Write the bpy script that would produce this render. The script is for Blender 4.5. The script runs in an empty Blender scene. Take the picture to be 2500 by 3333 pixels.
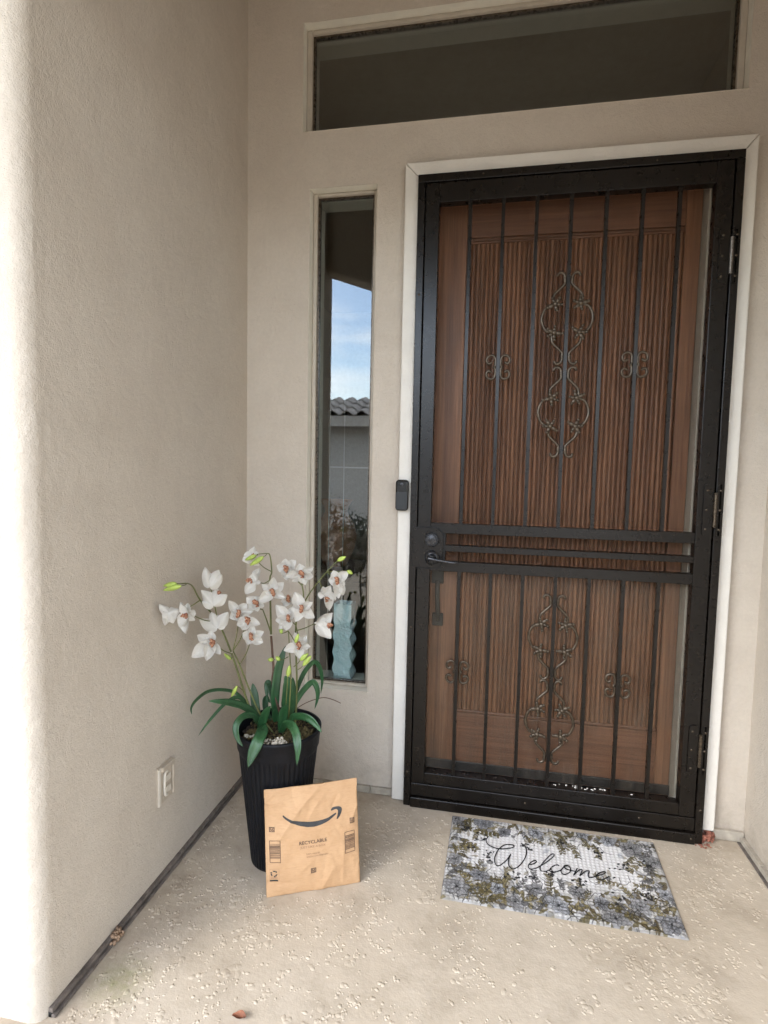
import bpy, bmesh, math, random
import numpy as np
from mathutils import Vector, Matrix, noise, geometry
random.seed(7); rng = np.random.default_rng(7)
S = bpy.context.scene
COL = S.collection

# ------------------------------------------------------------------ camera
CAM = Vector((0.8549, -1.8545, 1.1311)); YAW, PIT, ROL, FPX = -0.1889, 0.0709, 0.0209, 1806.84
IW, IH = 2500.0, 3333.0
_f = Vector((math.sin(YAW)*math.cos(PIT), math.cos(YAW)*math.cos(PIT), -math.sin(PIT)))
_r0 = Vector((math.cos(YAW), -math.sin(YAW), 0)); _u0 = _r0.cross(_f)
_r = _r0*math.cos(ROL) + _u0*math.sin(ROL); _u = _u0*math.cos(ROL) - _r0*math.sin(ROL)
cam = bpy.data.cameras.new('camera'); camo = bpy.data.objects.new('camera', cam); COL.objects.link(camo)
cam.sensor_fit = 'VERTICAL'; cam.sensor_height = 36; cam.sensor_width = 27; cam.lens = FPX/IH*36
cam.clip_start = 0.02; cam.clip_end = 3000
camo.matrix_world = Matrix((( _r.x, _u.x, -_f.x, CAM.x), (_r.y, _u.y, -_f.y, CAM.y), (_r.z, _u.z, -_f.z, CAM.z), (0, 0, 0, 1)))
S.camera = camo

# ------------------------------------------------------------------ sky, sun, exposure
SUN_EL, SUN_AZ = math.radians(34), math.radians(180+41)      # azimuth from +Y towards +X: hazy low sun in front of the house, to the left
w = bpy.data.worlds.new('World'); S.world = w; w.use_nodes = True
nt = w.node_tree; bg = nt.nodes['Background']
sky = nt.nodes.new('ShaderNodeTexSky'); sky.sky_type = 'NISHITA'; sky.sun_disc = False
sky.sun_elevation = SUN_EL; sky.sun_rotation = SUN_AZ; sky.dust_density = 0.4; sky.ozone_density = 1.6; sky.air_density = 1.0
tc = nt.nodes.new('ShaderNodeTexCoord'); mp = nt.nodes.new('ShaderNodeMapping'); mp.inputs['Scale'].default_value = (1, 1, 3.2)
cn = nt.nodes.new('ShaderNodeTexNoise'); cn.inputs['Scale'].default_value = 3.2; cn.inputs['Detail'].default_value = 8; cn.inputs['Roughness'].default_value = 0.55
cr = nt.nodes.new('ShaderNodeValToRGB'); cr.color_ramp.elements[0].position = 0.40; cr.color_ramp.elements[1].position = 0.66
mx = nt.nodes.new('ShaderNodeMix'); mx.data_type = 'RGBA'; mx.inputs[7].default_value = (10.5, 10.4, 10.3, 1)
nt.links.new(tc.outputs['Generated'], mp.inputs[0]); nt.links.new(mp.outputs[0], cn.inputs['Vector']); nt.links.new(cn.outputs[0], cr.inputs[0])
nt.links.new(cr.outputs[0], mx.inputs[0]); nt.links.new(sky.outputs[0], mx.inputs[6]); nt.links.new(mx.outputs[2], bg.inputs[0])
bg.inputs[1].default_value = 0.15
sl = bpy.data.lights.new('sun', 'SUN'); sl.energy = 0.34; sl.angle = math.radians(24); sl.color = (1, 0.985, 0.96)
so = bpy.data.objects.new('sun', sl); COL.objects.link(so)
_sd = Vector((math.sin(SUN_AZ)*math.cos(SUN_EL), math.cos(SUN_AZ)*math.cos(SUN_EL), math.sin(SUN_EL)))
so.rotation_euler = _sd.to_track_quat('Z', 'Y').to_euler(); so.location = (0, 0, 8)
vs = S.view_settings; vs.view_transform = 'Standard'; vs.look = 'None'; vs.gamma = 1; vs.exposure = 2.57; vs.use_curve_mapping = False
S.render.engine = 'CYCLES'
S.cycles.max_bounces = 10; S.cycles.diffuse_bounces = 6; S.cycles.glossy_bounces = 5; S.cycles.transparent_max_bounces = 16; S.cycles.transmission_bounces = 8

# ------------------------------------------------------------------ helpers
def ray(px, py): return _f + _r*((px-IW/2)/FPX) - _u*((py-IH/2)/FPX)
def at(px, py, Y):
    d = ray(px, py); return CAM + d*((Y-CAM.y)/d.y)
def on_floor(px, py, z=0.0):
    d = ray(px, py); return CAM + d*((z-CAM.z)/d.z)
def on_plane(px, py, o, n):
    d = ray(px, py); return CAM + d*((o-CAM).dot(n)/d.dot(n))

def tag(o, label, cat, group=None):
    o['label'] = label; o['category'] = cat
    if group: o['group'] = group
    return o
def empty(name, loc, label, cat, group=None):
    o = bpy.data.objects.new(name, None); COL.objects.link(o); o.location = loc; o.empty_display_size = 0.05
    return tag(o, label, cat, group)
def rootloc(p):
    v = Vector((0, 0, 0))
    while p is not None: v = v + p.location; p = p.parent
    return v
def mesh_obj(name, verts, faces, mats, parent=None, smooth=False, midx=None, bevel=0, rel=True, sharp=None):
    me = bpy.data.meshes.new(name)
    if rel and parent is not None:
        l = rootloc(parent); verts = [(v[0]-l.x, v[1]-l.y, v[2]-l.z) for v in verts]
    me.from_pydata([tuple(v) for v in verts], [], faces)
    for m in (mats if isinstance(mats, (list, tuple)) else [mats]): me.materials.append(m)
    if midx is not None: me.polygons.foreach_set('material_index', midx)
    if smooth: me.polygons.foreach_set('use_smooth', [True]*len(me.polygons))
    me.update()
    o = bpy.data.objects.new(name, me); COL.objects.link(o)
    if parent is not None: o.parent = parent
    if sharp: me.set_sharp_from_angle(angle=math.radians(sharp))
    if bevel:
        b = o.modifiers.new('bevel', 'BEVEL'); b.width = bevel; b.segments = 2; b.limit_method = 'ANGLE'; b.angle_limit = math.radians(35)
    return o
def inst(name, me, parent, mat4):
    o = bpy.data.objects.new(name, me); COL.objects.link(o); o.parent = parent
    o.matrix_local = mat4; return o

class MB:
    def __init__(s): s.v = []; s.f = []; s.m = []
    def add(s, vs, fs, m=0):
        b = len(s.v); s.v += [tuple(v) for v in vs]; s.f += [tuple(i+b for i in f) for f in fs]; s.m += [m]*len(fs); return s
    def box(s, x0, x1, y0, y1, z0, z1, m=0):
        vs = [(x, y, z) for z in (z0, z1) for y in (y0, y1) for x in (x0, x1)]
        return s.add(vs, [(0, 2, 3, 1), (4, 5, 7, 6), (0, 1, 5, 4), (2, 6, 7, 3), (0, 4, 6, 2), (1, 3, 7, 5)], m)
    def prism(s, pts, y0, y1, m=0):          # polygon in x,z extruded along y (counter-clockwise seen from -y)
        n = len(pts); vs = [(x, y0, z) for x, z in pts] + [(x, y1, z) for x, z in pts]
        fs = [tuple(range(n)), tuple(range(2*n-1, n-1, -1))] + [((i+1) % n, i, i+n, (i+1) % n+n) for i in range(n)]
        return s.add(vs, fs, m)
    def tube(s, pts, rad, n=8, m=0, cap=True, flat=None):
        pts = [Vector(p) for p in pts]; k = len(pts); b = len(s.v); up = None; fs = []
        for i, p in enumerate(pts):
            t = (pts[min(i+1, k-1)]-pts[max(i-1, 0)]).normalized()
            if up is None:
                a = Vector((0, 1, 0)) if abs(t.y) < 0.9 else Vector((1, 0, 0)); up = (a-t*a.dot(t)).normalized()
            else: up = (up-t*up.dot(t)).normalized()
            sd = t.cross(up); r = rad[i] if isinstance(rad, (list, tuple)) else rad
            for j in range(n):
                a = 2*math.pi*j/n
                s.v.append(tuple(p+up*(math.cos(a)*r*(flat or 1))+sd*(math.sin(a)*r)))
        for i in range(k-1):
            for j in range(n):
                q = (j+1) % n; fs.append((b+i*n+j, b+i*n+q, b+(i+1)*n+q, b+(i+1)*n+j))
        if cap: fs.append(tuple(b+j for j in range(n-1, -1, -1))); fs.append(tuple(b+(k-1)*n+j for j in range(n)))
        s.f += fs; s.m += [m]*len(fs); return s
    def lathe(s, prof, c, n=32, m=0, axis='z', rfun=None):
        b = len(s.v); fs = []; k = len(prof)
        for i, (r, h) in enumerate(prof):
            for j in range(n):
                a = 2*math.pi*j/n; rr = r if rfun is None else rfun(i, a, r)
                x, y = rr*math.cos(a), rr*math.sin(a)
                s.v.append((c[0]+x, c[1]+y, c[2]+h) if axis == 'z' else (c[0]+x, c[1]-h, c[2]+y))
        for i in range(k-1):
            for j in range(n):
                q = (j+1) % n; fs.append((b+i*n+j, b+i*n+q, b+(i+1)*n+q, b+(i+1)*n+j))
        s.f += fs; s.m += [m]*len(fs); return s
    def blob(s, c, rx, ry, rz, seg=8, rings=5, m=0, jit=0.0, rot=None):
        b = len(s.v); c = Vector(c); fs = []
        for i in range(rings+1):
            th = math.pi*i/rings
            for j in range(seg):
                a = 2*math.pi*j/seg; k = 1+random.uniform(-jit, jit)
                v = Vector((math.sin(th)*math.cos(a)*rx*k, math.sin(th)*math.sin(a)*ry*k, math.cos(th)*rz*k))
                if rot is not None: v = rot @ v
                s.v.append(tuple(c+v))
        for i in range(rings):
            for j in range(seg):
                q = (j+1) % seg; fs.append((b+i*seg+j, b+(i+1)*seg+j, b+(i+1)*seg+q, b+i*seg+q))
        s.f += fs; s.m += [m]*len(fs); return s
    def build(s, name, mats, parent=None, smooth=False, bevel=0, rel=True, sharp=None):
        return mesh_obj(name, s.v, s.f, mats, parent, smooth, s.m, bevel, rel, sharp)

def spline(pts, per=6):
    pts = [Vector(p) for p in pts]; out = []
    for i in range(len(pts)-1):
        p0 = pts[max(i-1, 0)]; p1 = pts[i]; p2 = pts[i+1]; p3 = pts[min(i+2, len(pts)-1)]
        for j in range(per):
            t = j/per
            out.append(0.5*((2*p1)+(p2-p0)*t+(2*p0-5*p1+4*p2-p3)*t*t+(3*p1-p0-3*p2+p3)*t*t*t))
    out.append(pts[-1]); return out

# ------------------------------------------------------------------ materials
def newmat(name):
    m = bpy.data.materials.new(name); m.use_nodes = True
    return m, m.node_tree, m.node_tree.nodes['Principled BSDF']
def nd(t, k, **kw):
    n = t.nodes.new('ShaderNode'+k)
    for a, v in kw.items():
        if a in n.inputs: n.inputs[a].default_value = v
        else: setattr(n, a, v)
    return n
def noise_fac(t, scale, detail=4, rough=0.5, vec=None, lo=0.3, hi=0.7, dist=0.0):
    n = nd(t, 'TexNoise', Scale=scale, Detail=detail, Roughness=rough, Distortion=dist)
    if vec is not None: t.links.new(vec, n.inputs['Vector'])
    r = nd(t, 'MapRange'); r.inputs[1].default_value = lo; r.inputs[2].default_value = hi
    t.links.new(n.outputs[0], r.inputs[0]); return r.outputs[0]
def mixc(t, fac, a, b):
    m = nd(t, 'Mix', data_type='RGBA')
    for i, v in ((6, a), (7, b)):
        if isinstance(v, (tuple, list)): m.inputs[i].default_value = (*v[:3], 1)
        else: t.links.new(v, m.inputs[i])
    if isinstance(fac, float): m.inputs[0].default_value = fac
    else: t.links.new(fac, m.inputs[0])
    return m.outputs[2]
def coord(t, scale=(1, 1, 1), which='Object'):
    c = nd(t, 'TexCoord'); p = nd(t, 'Mapping'); p.inputs['Scale'].default_value = scale
    t.links.new(c.outputs[which], p.inputs[0]); return p.outputs[0]
def bump(t, bs, h, dist, strength=1.0, chain=None):
    b = nd(t, 'Bump'); b.inputs['Strength'].default_value = strength; b.inputs['Distance'].default_value = dist
    t.links.new(h, b.inputs['Height'])
    if chain is not None: t.links.new(chain, b.inputs['Normal'])
    if bs is not None: t.links.new(b.outputs[0], bs.inputs['Normal'])
    return b.outputs[0]
def mul(t, a, b):
    n = nd(t, 'Math', operation='MULTIPLY'); t.links.new(a, n.inputs[0])
    if isinstance(b, (int, float)): n.inputs[1].default_value = b
    else: t.links.new(b, n.inputs[1])
    return n.outputs[0]

def mat_stucco(name, c1, c2, fine=260, coarse=55, d1=0.0013, d2=0.0012, rough=0.92, dirt=None):
    m, t, b = newmat(name); v = coord(t)
    a = noise_fac(t, 3.0, 6, 0.6, v, 0.35, 0.65); col = mixc(t, a, c1, c2)
    sp = noise_fac(t, 90, 3, 0.6, v, 0.30, 0.75)
    col = mixc(t, mul(t, noise_fac(t, 11, 7, 0.7, v, 0.46, 0.74), 0.26), col, tuple(x*0.74 for x in c1)); col = mixc(t, mul(t, sp, 0.28), col, tuple(x*0.78 for x in c1))
    if dirt:                                            # splash and grime low on the wall
        g = nd(t, 'SeparateXYZ'); t.links.new(v, g.inputs[0])
        r = nd(t, 'MapRange'); r.inputs[1].default_value = 0.16; r.inputs[2].default_value = 0.0; t.links.new(g.outputs[2], r.inputs[0])
        n2 = noise_fac(t, 14, 6, 0.65, v, 0.38, 0.72); col = mixc(t, mul(t, mul(t, r.outputs[0], n2), 0.65), col, dirt)
    t.links.new(col, b.inputs['Base Color']); b.inputs['Roughness'].default_value = rough
    b.inputs['Specular IOR Level'].default_value = 0.25
    n1 = noise_fac(t, coarse, 5, 0.62, v, 0.25, 0.8, 0.4); n2 = noise_fac(t, fine, 3, 0.6, v, 0.2, 0.8)
    k0 = bump(t, None, noise_fac(t, 16, 6, 0.62, v, 0.3, 0.75, 0.6), d2*2.4, 0.7); k = bump(t, None, n1, d2, 1.0, k0); bump(t, b, n2, d1, 0.8, k); return m
def mat_plain(name, c, rough=0.5, metal=0.0, spec=0.5, var=0.12, scale=30, bd=0.0, bscale=200, coat=0, rv=1.0):
    m, t, b = newmat(name); v = coord(t)
    col = mixc(t, noise_fac(t, scale, 5, 0.6, v), tuple(x*(1-var) for x in c), tuple(min(1, x*(1+var)) for x in c))
    t.links.new(col, b.inputs['Base Color']); b.inputs['Metallic'].default_value = metal; b.inputs['Specular IOR Level'].default_value = spec
    rr = nd(t, 'MapRange'); rr.inputs[3].default_value = max(0.02, rough-0.07*rv); rr.inputs[4].default_value = min(1, rough+0.09*rv)
    t.links.new(noise_fac(t, scale*1.7, 4, 0.6, v), rr.inputs[0]); t.links.new(rr.outputs[0], b.inputs['Roughness'])
    if bd: bump(t, b, noise_fac(t, bscale, 4, 0.6, v), bd)
    if coat: b.inputs['Coat Weight'].default_value = coat
    return m
def mat_wood(name, dark, mid, light, axis=2, rough=0.42):
    m, t, b = newmat(name); sc = [38, 38, 38]; sc[axis] = 0.9
    oi = nd(t, 'ObjectInfo'); of = nd(t, 'Math', operation='MULTIPLY'); of.inputs[1].default_value = 40.0; t.links.new(oi.outputs['Random'], of.inputs[0])
    def shifted(sc_):
        a_ = nd(t, 'VectorMath', operation='ADD'); t.links.new(coord(t, tuple(sc_)), a_.inputs[0]); t.links.new(of.outputs[0], a_.inputs[1]); return a_.outputs[0]
    v = shifted(sc); v2 = shifted((1, 1, 1))
    g1 = noise_fac(t, 1.0, 6, 0.62, v, 0.36, 0.66, 0.35)
    sc2 = [160, 160, 160]; sc2[axis] = 5
    g2 = noise_fac(t, 1.0, 4, 0.6, shifted(sc2), 0.35, 0.75)
    c = mixc(t, g1, mid, light); c = mixc(t, mul(t, g2, 0.6), c, dark)
    c = mixc(t, mul(t, noise_fac(t, 2.2, 4, 0.55, v2, 0.4, 0.75), 0.5), c, dark)
    t.links.new(c, b.inputs['Base Color']); b.inputs['Roughness'].default_value = rough
    bump(t, b, g2, 0.0006, 0.7); return m
def mat_glass(name, k=1.8, tint=(0.92, 0.95, 0.94), dirt=None):
    m, t, b = newmat(name); t.nodes.remove(b); out = t.nodes['Material Output']
    tr = nd(t, 'BsdfTransparent'); tr.inputs[0].default_value = (*tint, 1)
    gl = nd(t, 'BsdfGlossy'); gl.inputs['Roughness'].default_value = 0.0
    fr = nd(t, 'Fresnel'); fr.inputs[0].default_value = 1.52
    ms = nd(t, 'MixShader'); t.links.new(mul(t, fr.outputs[0], k), ms.inputs[0]); t.links.new(tr.outputs[0], ms.inputs[1]); t.links.new(gl.outputs[0], ms.inputs[2])
    res = ms.outputs[0]
    if dirt:
        df = nd(t, 'BsdfDiffuse'); df.inputs[0].default_value = (*dirt[0], 1)
        v = coord(t); n = noise_fac(t, 7, 7, 0.65, v, 0.32, 0.78); n2 = noise_fac(t, 1.0, 4, 0.6, coord(t, (150, 1, 4)), 0.3, 0.8)
        f = nd(t, 'Math', operation='MULTIPLY_ADD'); t.links.new(mul(t, n, n2), f.inputs[0]); f.inputs[1].default_value = dirt[1]; f.inputs[2].default_value = dirt[2]
        m2 = nd(t, 'MixShader'); t.links.new(f.outputs[0], m2.inputs[0]); t.links.new(res, m2.inputs[1]); t.links.new(df.outputs[0], m2.inputs[2]); res = m2.outputs[0]
    t.links.new(res, out.inputs[0]); return m

M = {}
WALL1, WALL2 = (0.515, 0.450, 0.372), (0.56, 0.497, 0.418)
M['stucco'] = mat_stucco('stucco', WALL1, WALL2, dirt=(0.16, 0.13, 0.10))
M['stucco_rough'] = mat_stucco('stucco_rough', WALL1, WALL2, fine=330, coarse=120, d1=0.0012, d2=0.0009)
M['casing'] = mat_plain('casing_paint', (0.66, 0.625, 0.56), 0.6, var=0.05, scale=9, bd=0.0006, bscale=120)
M['trim'] = mat_plain('window_frame_paint', (0.42, 0.37, 0.30), 0.55, var=0.06, bd=0.0003)
M['black'] = mat_plain('door_enamel', (0.0060, 0.0044, 0.0033), 0.28, spec=0.36, var=0.10, scale=25, rv=0.25)
M['gap'] = mat_plain('seam_shadow_gasket', (0.008, 0.008, 0.008), 0.8)
M['iron'] = mat_plain('bronze_iron', (0.078, 0.059, 0.040), 0.28, metal=0.5, var=0.3, scale=60, bd=0.0001, bscale=500)
M['lockmetal'] = mat_plain('lock_bronze', (0.055, 0.056, 0.06), 0.26, metal=0.75, var=0.2, scale=60)
M['steel'] = mat_plain('worn_steel', (0.22, 0.20, 0.18), 0.4, metal=0.8, var=0.4, scale=200)
M['wood'] = mat_wood('red_oak', (0.060, 0.025, 0.012), (0.205, 0.088, 0.042), (0.40, 0.195, 0.10))
M['wood_h'] = mat_wood('red_oak_rail', (0.065, 0.027, 0.014), (0.18, 0.077, 0.039), (0.27, 0.126, 0.068), axis=0)
M['jamb'] = mat_plain('jamb_paint', (0.36, 0.33, 0.27), 0.6, var=0.1)
M['glass'] = mat_glass('window_glass', 1.8)
M['storm'] = mat_glass('storm_glass', 0.22, (0.93, 0.93, 0.92), ((0.15, 0.12, 0.09), 0.34, 0.03))
M['storm_up'] = mat_glass('insect_screen', 0.0, (0.90, 0.89, 0.88), ((0.10, 0.085, 0.07), 0.05, 0.04))
M['plastic'] = mat_plain('black_plastic', (0.004, 0.0045, 0.005), 0.16, var=0.1)
M['plasticmatt'] = mat_plain('slate_plastic', (0.007, 0.0085, 0.0095), 0.45, var=0.15, scale=60)
M['potplastic'] = mat_plain('pot_plastic', (0.0045, 0.005, 0.0068), 0.5, spec=0.22, var=0.4, scale=25, bd=0.0004, bscale=300)
M['white'] = mat_plain('white_plastic', (0.72, 0.69, 0.63), 0.5, var=0.06)
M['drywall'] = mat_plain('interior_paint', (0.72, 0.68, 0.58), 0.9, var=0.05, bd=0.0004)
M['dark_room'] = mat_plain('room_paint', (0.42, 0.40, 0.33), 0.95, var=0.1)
M['room_floor'] = mat_plain('room_floor_tile', (0.30, 0.25, 0.20), 0.6, var=0.15, scale=4)
# ------------------------------------------------------------------ ground and porch floor
def mat_ground():
    m, t, b = newmat('gravel'); v = coord(t)
    vo = nd(t, 'TexVoronoi', Scale=28.0); t.links.new(v, vo.inputs['Vector'])
    c = mixc(t, vo.outputs['Color'], (0.24, 0.20, 0.16), (0.42, 0.35, 0.28)); t.links.new(c, b.inputs['Base Color'])
    b.inputs['Roughness'].default_value = 0.95; bump(t, b, vo.outputs['Distance'], 0.02); return m
def mat_floor(name='porch_paint'):
    m, t, b = newmat(name); v = coord(t)
    c = mixc(t, noise_fac(t, 2.6, 6, 0.6, v, 0.35, 0.68), (0.475, 0.40, 0.305), (0.53, 0.455, 0.36))
    c = mixc(t, mul(t, noise_fac(t, 7, 8, 0.72, v, 0.47, 0.75), 0.6), c, (0.27, 0.215, 0.155))
    c = mixc(t, mul(t, noise_fac(t, 60, 4, 0.6, v, 0.45, 0.8), 0.25), c, (0.62, 0.56, 0.47))
    g = nd(t, 'SeparateXYZ'); t.links.new(v, g.inputs[0])
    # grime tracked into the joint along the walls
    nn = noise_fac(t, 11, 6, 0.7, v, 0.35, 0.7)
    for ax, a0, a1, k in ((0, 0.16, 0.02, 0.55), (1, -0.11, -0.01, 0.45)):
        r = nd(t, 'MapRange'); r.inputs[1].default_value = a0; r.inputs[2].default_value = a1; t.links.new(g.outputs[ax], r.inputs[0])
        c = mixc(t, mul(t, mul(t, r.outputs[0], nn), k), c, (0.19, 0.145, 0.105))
    # green film by the flashing near the porch edge
    d = nd(t, 'VectorMath', operation='DISTANCE'); t.links.new(v, d.inputs[0]); d.inputs[1].default_value = (0.085, -0.83, 0)
    r = nd(t, 'MapRange'); r.inputs[1].default_value = 0.085; r.inputs[2].default_value = 0.01; t.links.new(d.outputs['Value'], r.inputs[0])
    c = mixc(t, mul(t, mul(t, r.outputs[0], noise_fac(t, 40, 5, 0.7, v, 0.35, 0.7)), 0.7), c, (0.20, 0.22, 0.07))
    t.links.new(c, b.inputs['Base Color']); b.inputs['Roughness'].default_value = 0.85; b.inputs['Specular IOR Level'].default_value = 0.10
    k = bump(t, None, noise_fac(t, 22, 6, 0.6, v, 0.2, 0.8), 0.0022, 0.5); bump(t, b, noise_fac(t, 170, 4, 0.6, v, 0.2, 0.8), 0.0005, 0.6, k); return m
M['floor'] = mat_floor(); M['gravel'] = mat_ground()
g = mesh_obj('ground', [(-1500, -1500, -0.12), (1500, -1500, -0.12), (1500, 1500, -0.12), (-1500, 1500, -0.12)], [(0, 1, 2, 3)], M['gravel']); g['kind'] = 'structure'
pf = MB().box(-0.6, 2.6, -4.2, 0.16, -0.12, 0.0).build('porch_floor', M['floor']); pf['kind'] = 'structure'

# knock-down texture: thousands of little raised flecks of coating, too many to pick apart
def build_flecks():
    tmpl = []; seg = 8
    rings = ((1.0, 0.0), (0.78, 0.34), (0.45, 0.80))
    for rr, hh in rings:
        for j in range(seg): a = 2*math.pi*j/seg; tmpl.append((rr*math.cos(a), rr*math.sin(a), hh))
    tmpl.append((0, 0, 0.97)); tmpl = np.array(tmpl)
    fc = [(k*seg+j, k*seg+(j+1) % seg, (k+1)*seg+(j+1) % seg, (k+1)*seg+j) for k in range(2) for j in range(seg)]
    fc3 = [(2*seg+j, 2*seg+(j+1) % seg, 3*seg) for j in range(seg)]
    V = []; F = []; n = 0; tries = 0
    while n < 13500 and tries < 140000:
        tries += 1
        x = random.uniform(0.03, 1.65); y = random.uniform(-1.75, -0.02)
        k = noise.noise((x*5, y*5, 1.3))*0.6+noise.noise((x*17, y*17, 4.1))*0.6
        if random.random() > 0.42+1.1*k: continue
        if 0.75 < x < 1.392 and -0.455 < y < -0.068: continue
        if (x-0.276)**2+(y+0.378)**2 < 0.085**2: continue
        if 0.30 < x < 0.55 and abs((y+0.4855)-0.469*(x-0.423)) < 0.02: continue
        pad = random.random() < 0.16
        r = random.uniform(0.005, 0.011) if pad else random.choice((0.002, 0.0026, 0.0032, 0.0038, 0.0046, 0.0056))*random.uniform(0.7, 1.15)
        ex = random.uniform(0.55, 1.0); a = random.uniform(0, 6.28); h = random.uniform(0.0008, 0.0016) if pad else min(0.0019, r*random.uniform(0.25, 0.42))
        for _ in range(1 if random.random() < 0.6 else random.choice((2, 3))):
            wob = np.concatenate([np.tile(1+rng.uniform(-0.3, 0.3, seg), 3), [1.0]])[:, None]*(1+rng.uniform(-.06, .06, (len(tmpl), 1)))
            t = tmpl*np.array((r, r*ex, h))*np.concatenate([wob, wob, np.ones_like(wob)], 1)
            t[:seg, 2] = -0.0002
            c, s = math.cos(a), math.sin(a)
            p = np.stack((t[:, 0]*c-t[:, 1]*s+x, t[:, 0]*s+t[:, 1]*c+y, t[:, 2]), 1)
            b = n*len(tmpl); V.append(p); F += [tuple(i+b for i in q) for q in fc]+[tuple(i+b for i in q) for q in fc3]; n += 1
            x += random.uniform(-0.009, 0.009); y += random.uniform(-0.009, 0.009); a += 1
    o = mesh_obj('floor_flecks', np.concatenate(V).tolist(), F, M['floor'], pf, smooth=True); o['kind'] = 'stuff'
build_flecks()

# ------------------------------------------------------------------ the house round the entry
H = empty('house', (0, 0, 0), 'beige stucco house whose walls enclose the covered entry', 'house')
ZC = 2.78
DOOR = (0.586, 1.546, 0.0, 2.08); SIDE = (0.2248, 0.4548, 0.363, 2.077); TRAN = (0.1967, 1.5479, 2.262, 2.608)
def front_wall():
    xs = sorted({-0.001, 1.671, *DOOR[:2], *SIDE[:2], *TRAN[:2]}); zs = sorted({-0.001, ZC, *DOOR[2:], *SIDE[2:], *TRAN[2:]} - {0.0})
    inside = lambda x, z: any(a < x < b and c < z < d for a, b, c, d in ((DOOR[0], DOOR[1], -1, DOOR[3]), SIDE, TRAN))
    mb = MB(); ids = {}
    def vid(x, y, z):
        k = (round(x, 5), y, round(z, 5))
        if k not in ids: ids[k] = len(mb.v); mb.v.append((x, y, z))
        return ids[k]
    for i in range(len(xs)-1):
        for j in range(len(zs)-1):
            x0, x1, z0, z1 = xs[i], xs[i+1], zs[j], zs[j+1]
            if inside((x0+x1)/2, (z0+z1)/2): continue
            mb.f.append((vid(x0, 0, z0), vid(x1, 0, z0), vid(x1, 0, z1), vid(x0, 0, z1))); mb.m.append(0)
            mb.f.append((vid(x0, .17, z0), vid(x0, .17, z1), vid(x1, .17, z1), vid(x1, .17, z0))); mb.m.append(1)
    for i in range(len(xs)-1):                      # reveals of the openings
        for j in range(len(zs)-1):
            x0, x1, z0, z1 = xs[i], xs[i+1], zs[j], zs[j+1]; xm, zm = (x0+x1)/2, (z0+z1)/2
            if not inside(xm, zm): continue
            e = 1e-3
            if not inside(x0-e, zm): mb.f.append((vid(x0, 0, z0), vid(x0, 0, z1), vid(x0, .17, z1), vid(x0, .17, z0))); mb.m.append(2)
            if not inside(x1+e, zm): mb.f.append((vid(x1, 0, z0), vid(x1, .17, z0), vid(x1, .17, z1), vid(x1, 0, z1))); mb.m.append(2)
            if not inside(xm, z1+e): mb.f.append((vid(x0, 0, z1), vid(x1, 0, z1), vid(x1, .17, z1), vid(x0, .17, z1))); mb.m.append(2)
            if j > 0 and not inside(xm, z0-e): mb.f.append((vid(x0, 0, z0), vid(x0, .17, z0), vid(x1, .17, z0), vid(x1, 0, z0))); mb.m.append(2)
    o = mb.build('front_wall', [M['stucco'], M['drywall'], M['drywall']], H)
    b = o.modifiers.new('bevel', 'BEVEL'); b.width = 0.007; b.segments = 3; b.limit_method = 'ANGLE'; b.angle_limit = math.radians(60)
    return o
front_wall()
def side_wall():
    # profile: inner face, rounded corner, outer face; the corner and the outer face carry real trowel relief
    R = 0.032; YE = -0.955; prof = []
    for y in np.linspace(0.0, -0.62, 8): prof.append((0.0, y, 1, 0, 0.0))
    for y in np.linspace(-0.63, YE+R, 60): prof.append((0.0, y, 1, 0, max(0, min(1, (-0.80-y)/0.12))**2))
    for a in np.linspace(0.15, math.pi/2, 12): prof.append((-R+R*math.cos(a), YE+R-R*math.sin(a), math.cos(a), -math.sin(a), 1))
    for x in np.linspace(-R-0.005, -0.30, 52): prof.append((x, YE, 0, -1, 1))
    prof.append((-3.5, YE, 0, -1, 0))
    zs = np.linspace(-0.001, ZC, 460); V = []; F = []; n = len(prof)
    for z in zs:
        for x, y, nx, ny, k in prof:
            d = 0
            if k:
                q = (x*1.0, y, z)
                d = k*(0.0012*noise.noise((x*95, y*95, z*95))+0.0009*noise.noise((x*190+7, y*190, z*190))+0.0006*noise.noise((x*22, y*22, z*18)))
            V.append((x+nx*d, y+ny*d, z))
    for i in range(len(zs)-1):
        for j in range(n-1): F.append((i*n+j, i*n+j+1, (i+1)*n+j+1, (i+1)*n+j))
    mesh_obj('wall', V, F, M['stucco_rough'], H, smooth=True)
side_wall()
MB().box(1.67, 2.0, -1.6, 0.2, -0.001, ZC).build('wall', M['stucco'], H, bevel=0.01)  # unseen outer stretch cut to a length that balances the porch light
M['soffit'] = mat_stucco('soffit_paint', (0.40, 0.34, 0.27), (0.44, 0.38, 0.31))
# porch ceiling, the beam over the diagonal opening, the roof
P0, P1 = Vector((-0.02, -0.915)), Vector((1.85, -3.445))
dv = (P1-P0).normalized(); nv = Vector((dv.y, -dv.x))
if nv.x > 0: nv = -nv
Q0, Q1 = P0-dv*0.05, P1+dv*0.05; P0, P1 = Q0-nv*0.10, Q1-nv*0.10
mesh_obj('porch_ceiling', [(-0.4, 0.05, ZC), (1.9, 0.05, ZC), (1.9, -3.6, ZC), (-0.4, -1.0, ZC)], [(0, 1, 2, 3)], M['soffit'], H)
vs_ = [(p.x, p.y, z) for z in (2.136, 2.81) for p in (P0, P1, Q1, Q0)]
mesh_obj('porch_beam', vs_, [(0, 1, 2, 3), (4, 7, 6, 5), (0, 4, 5, 1), (1, 5, 6, 2), (2, 6, 7, 3), (3, 7, 4, 0)], M['stucco'], H, bevel=0.02)
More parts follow.
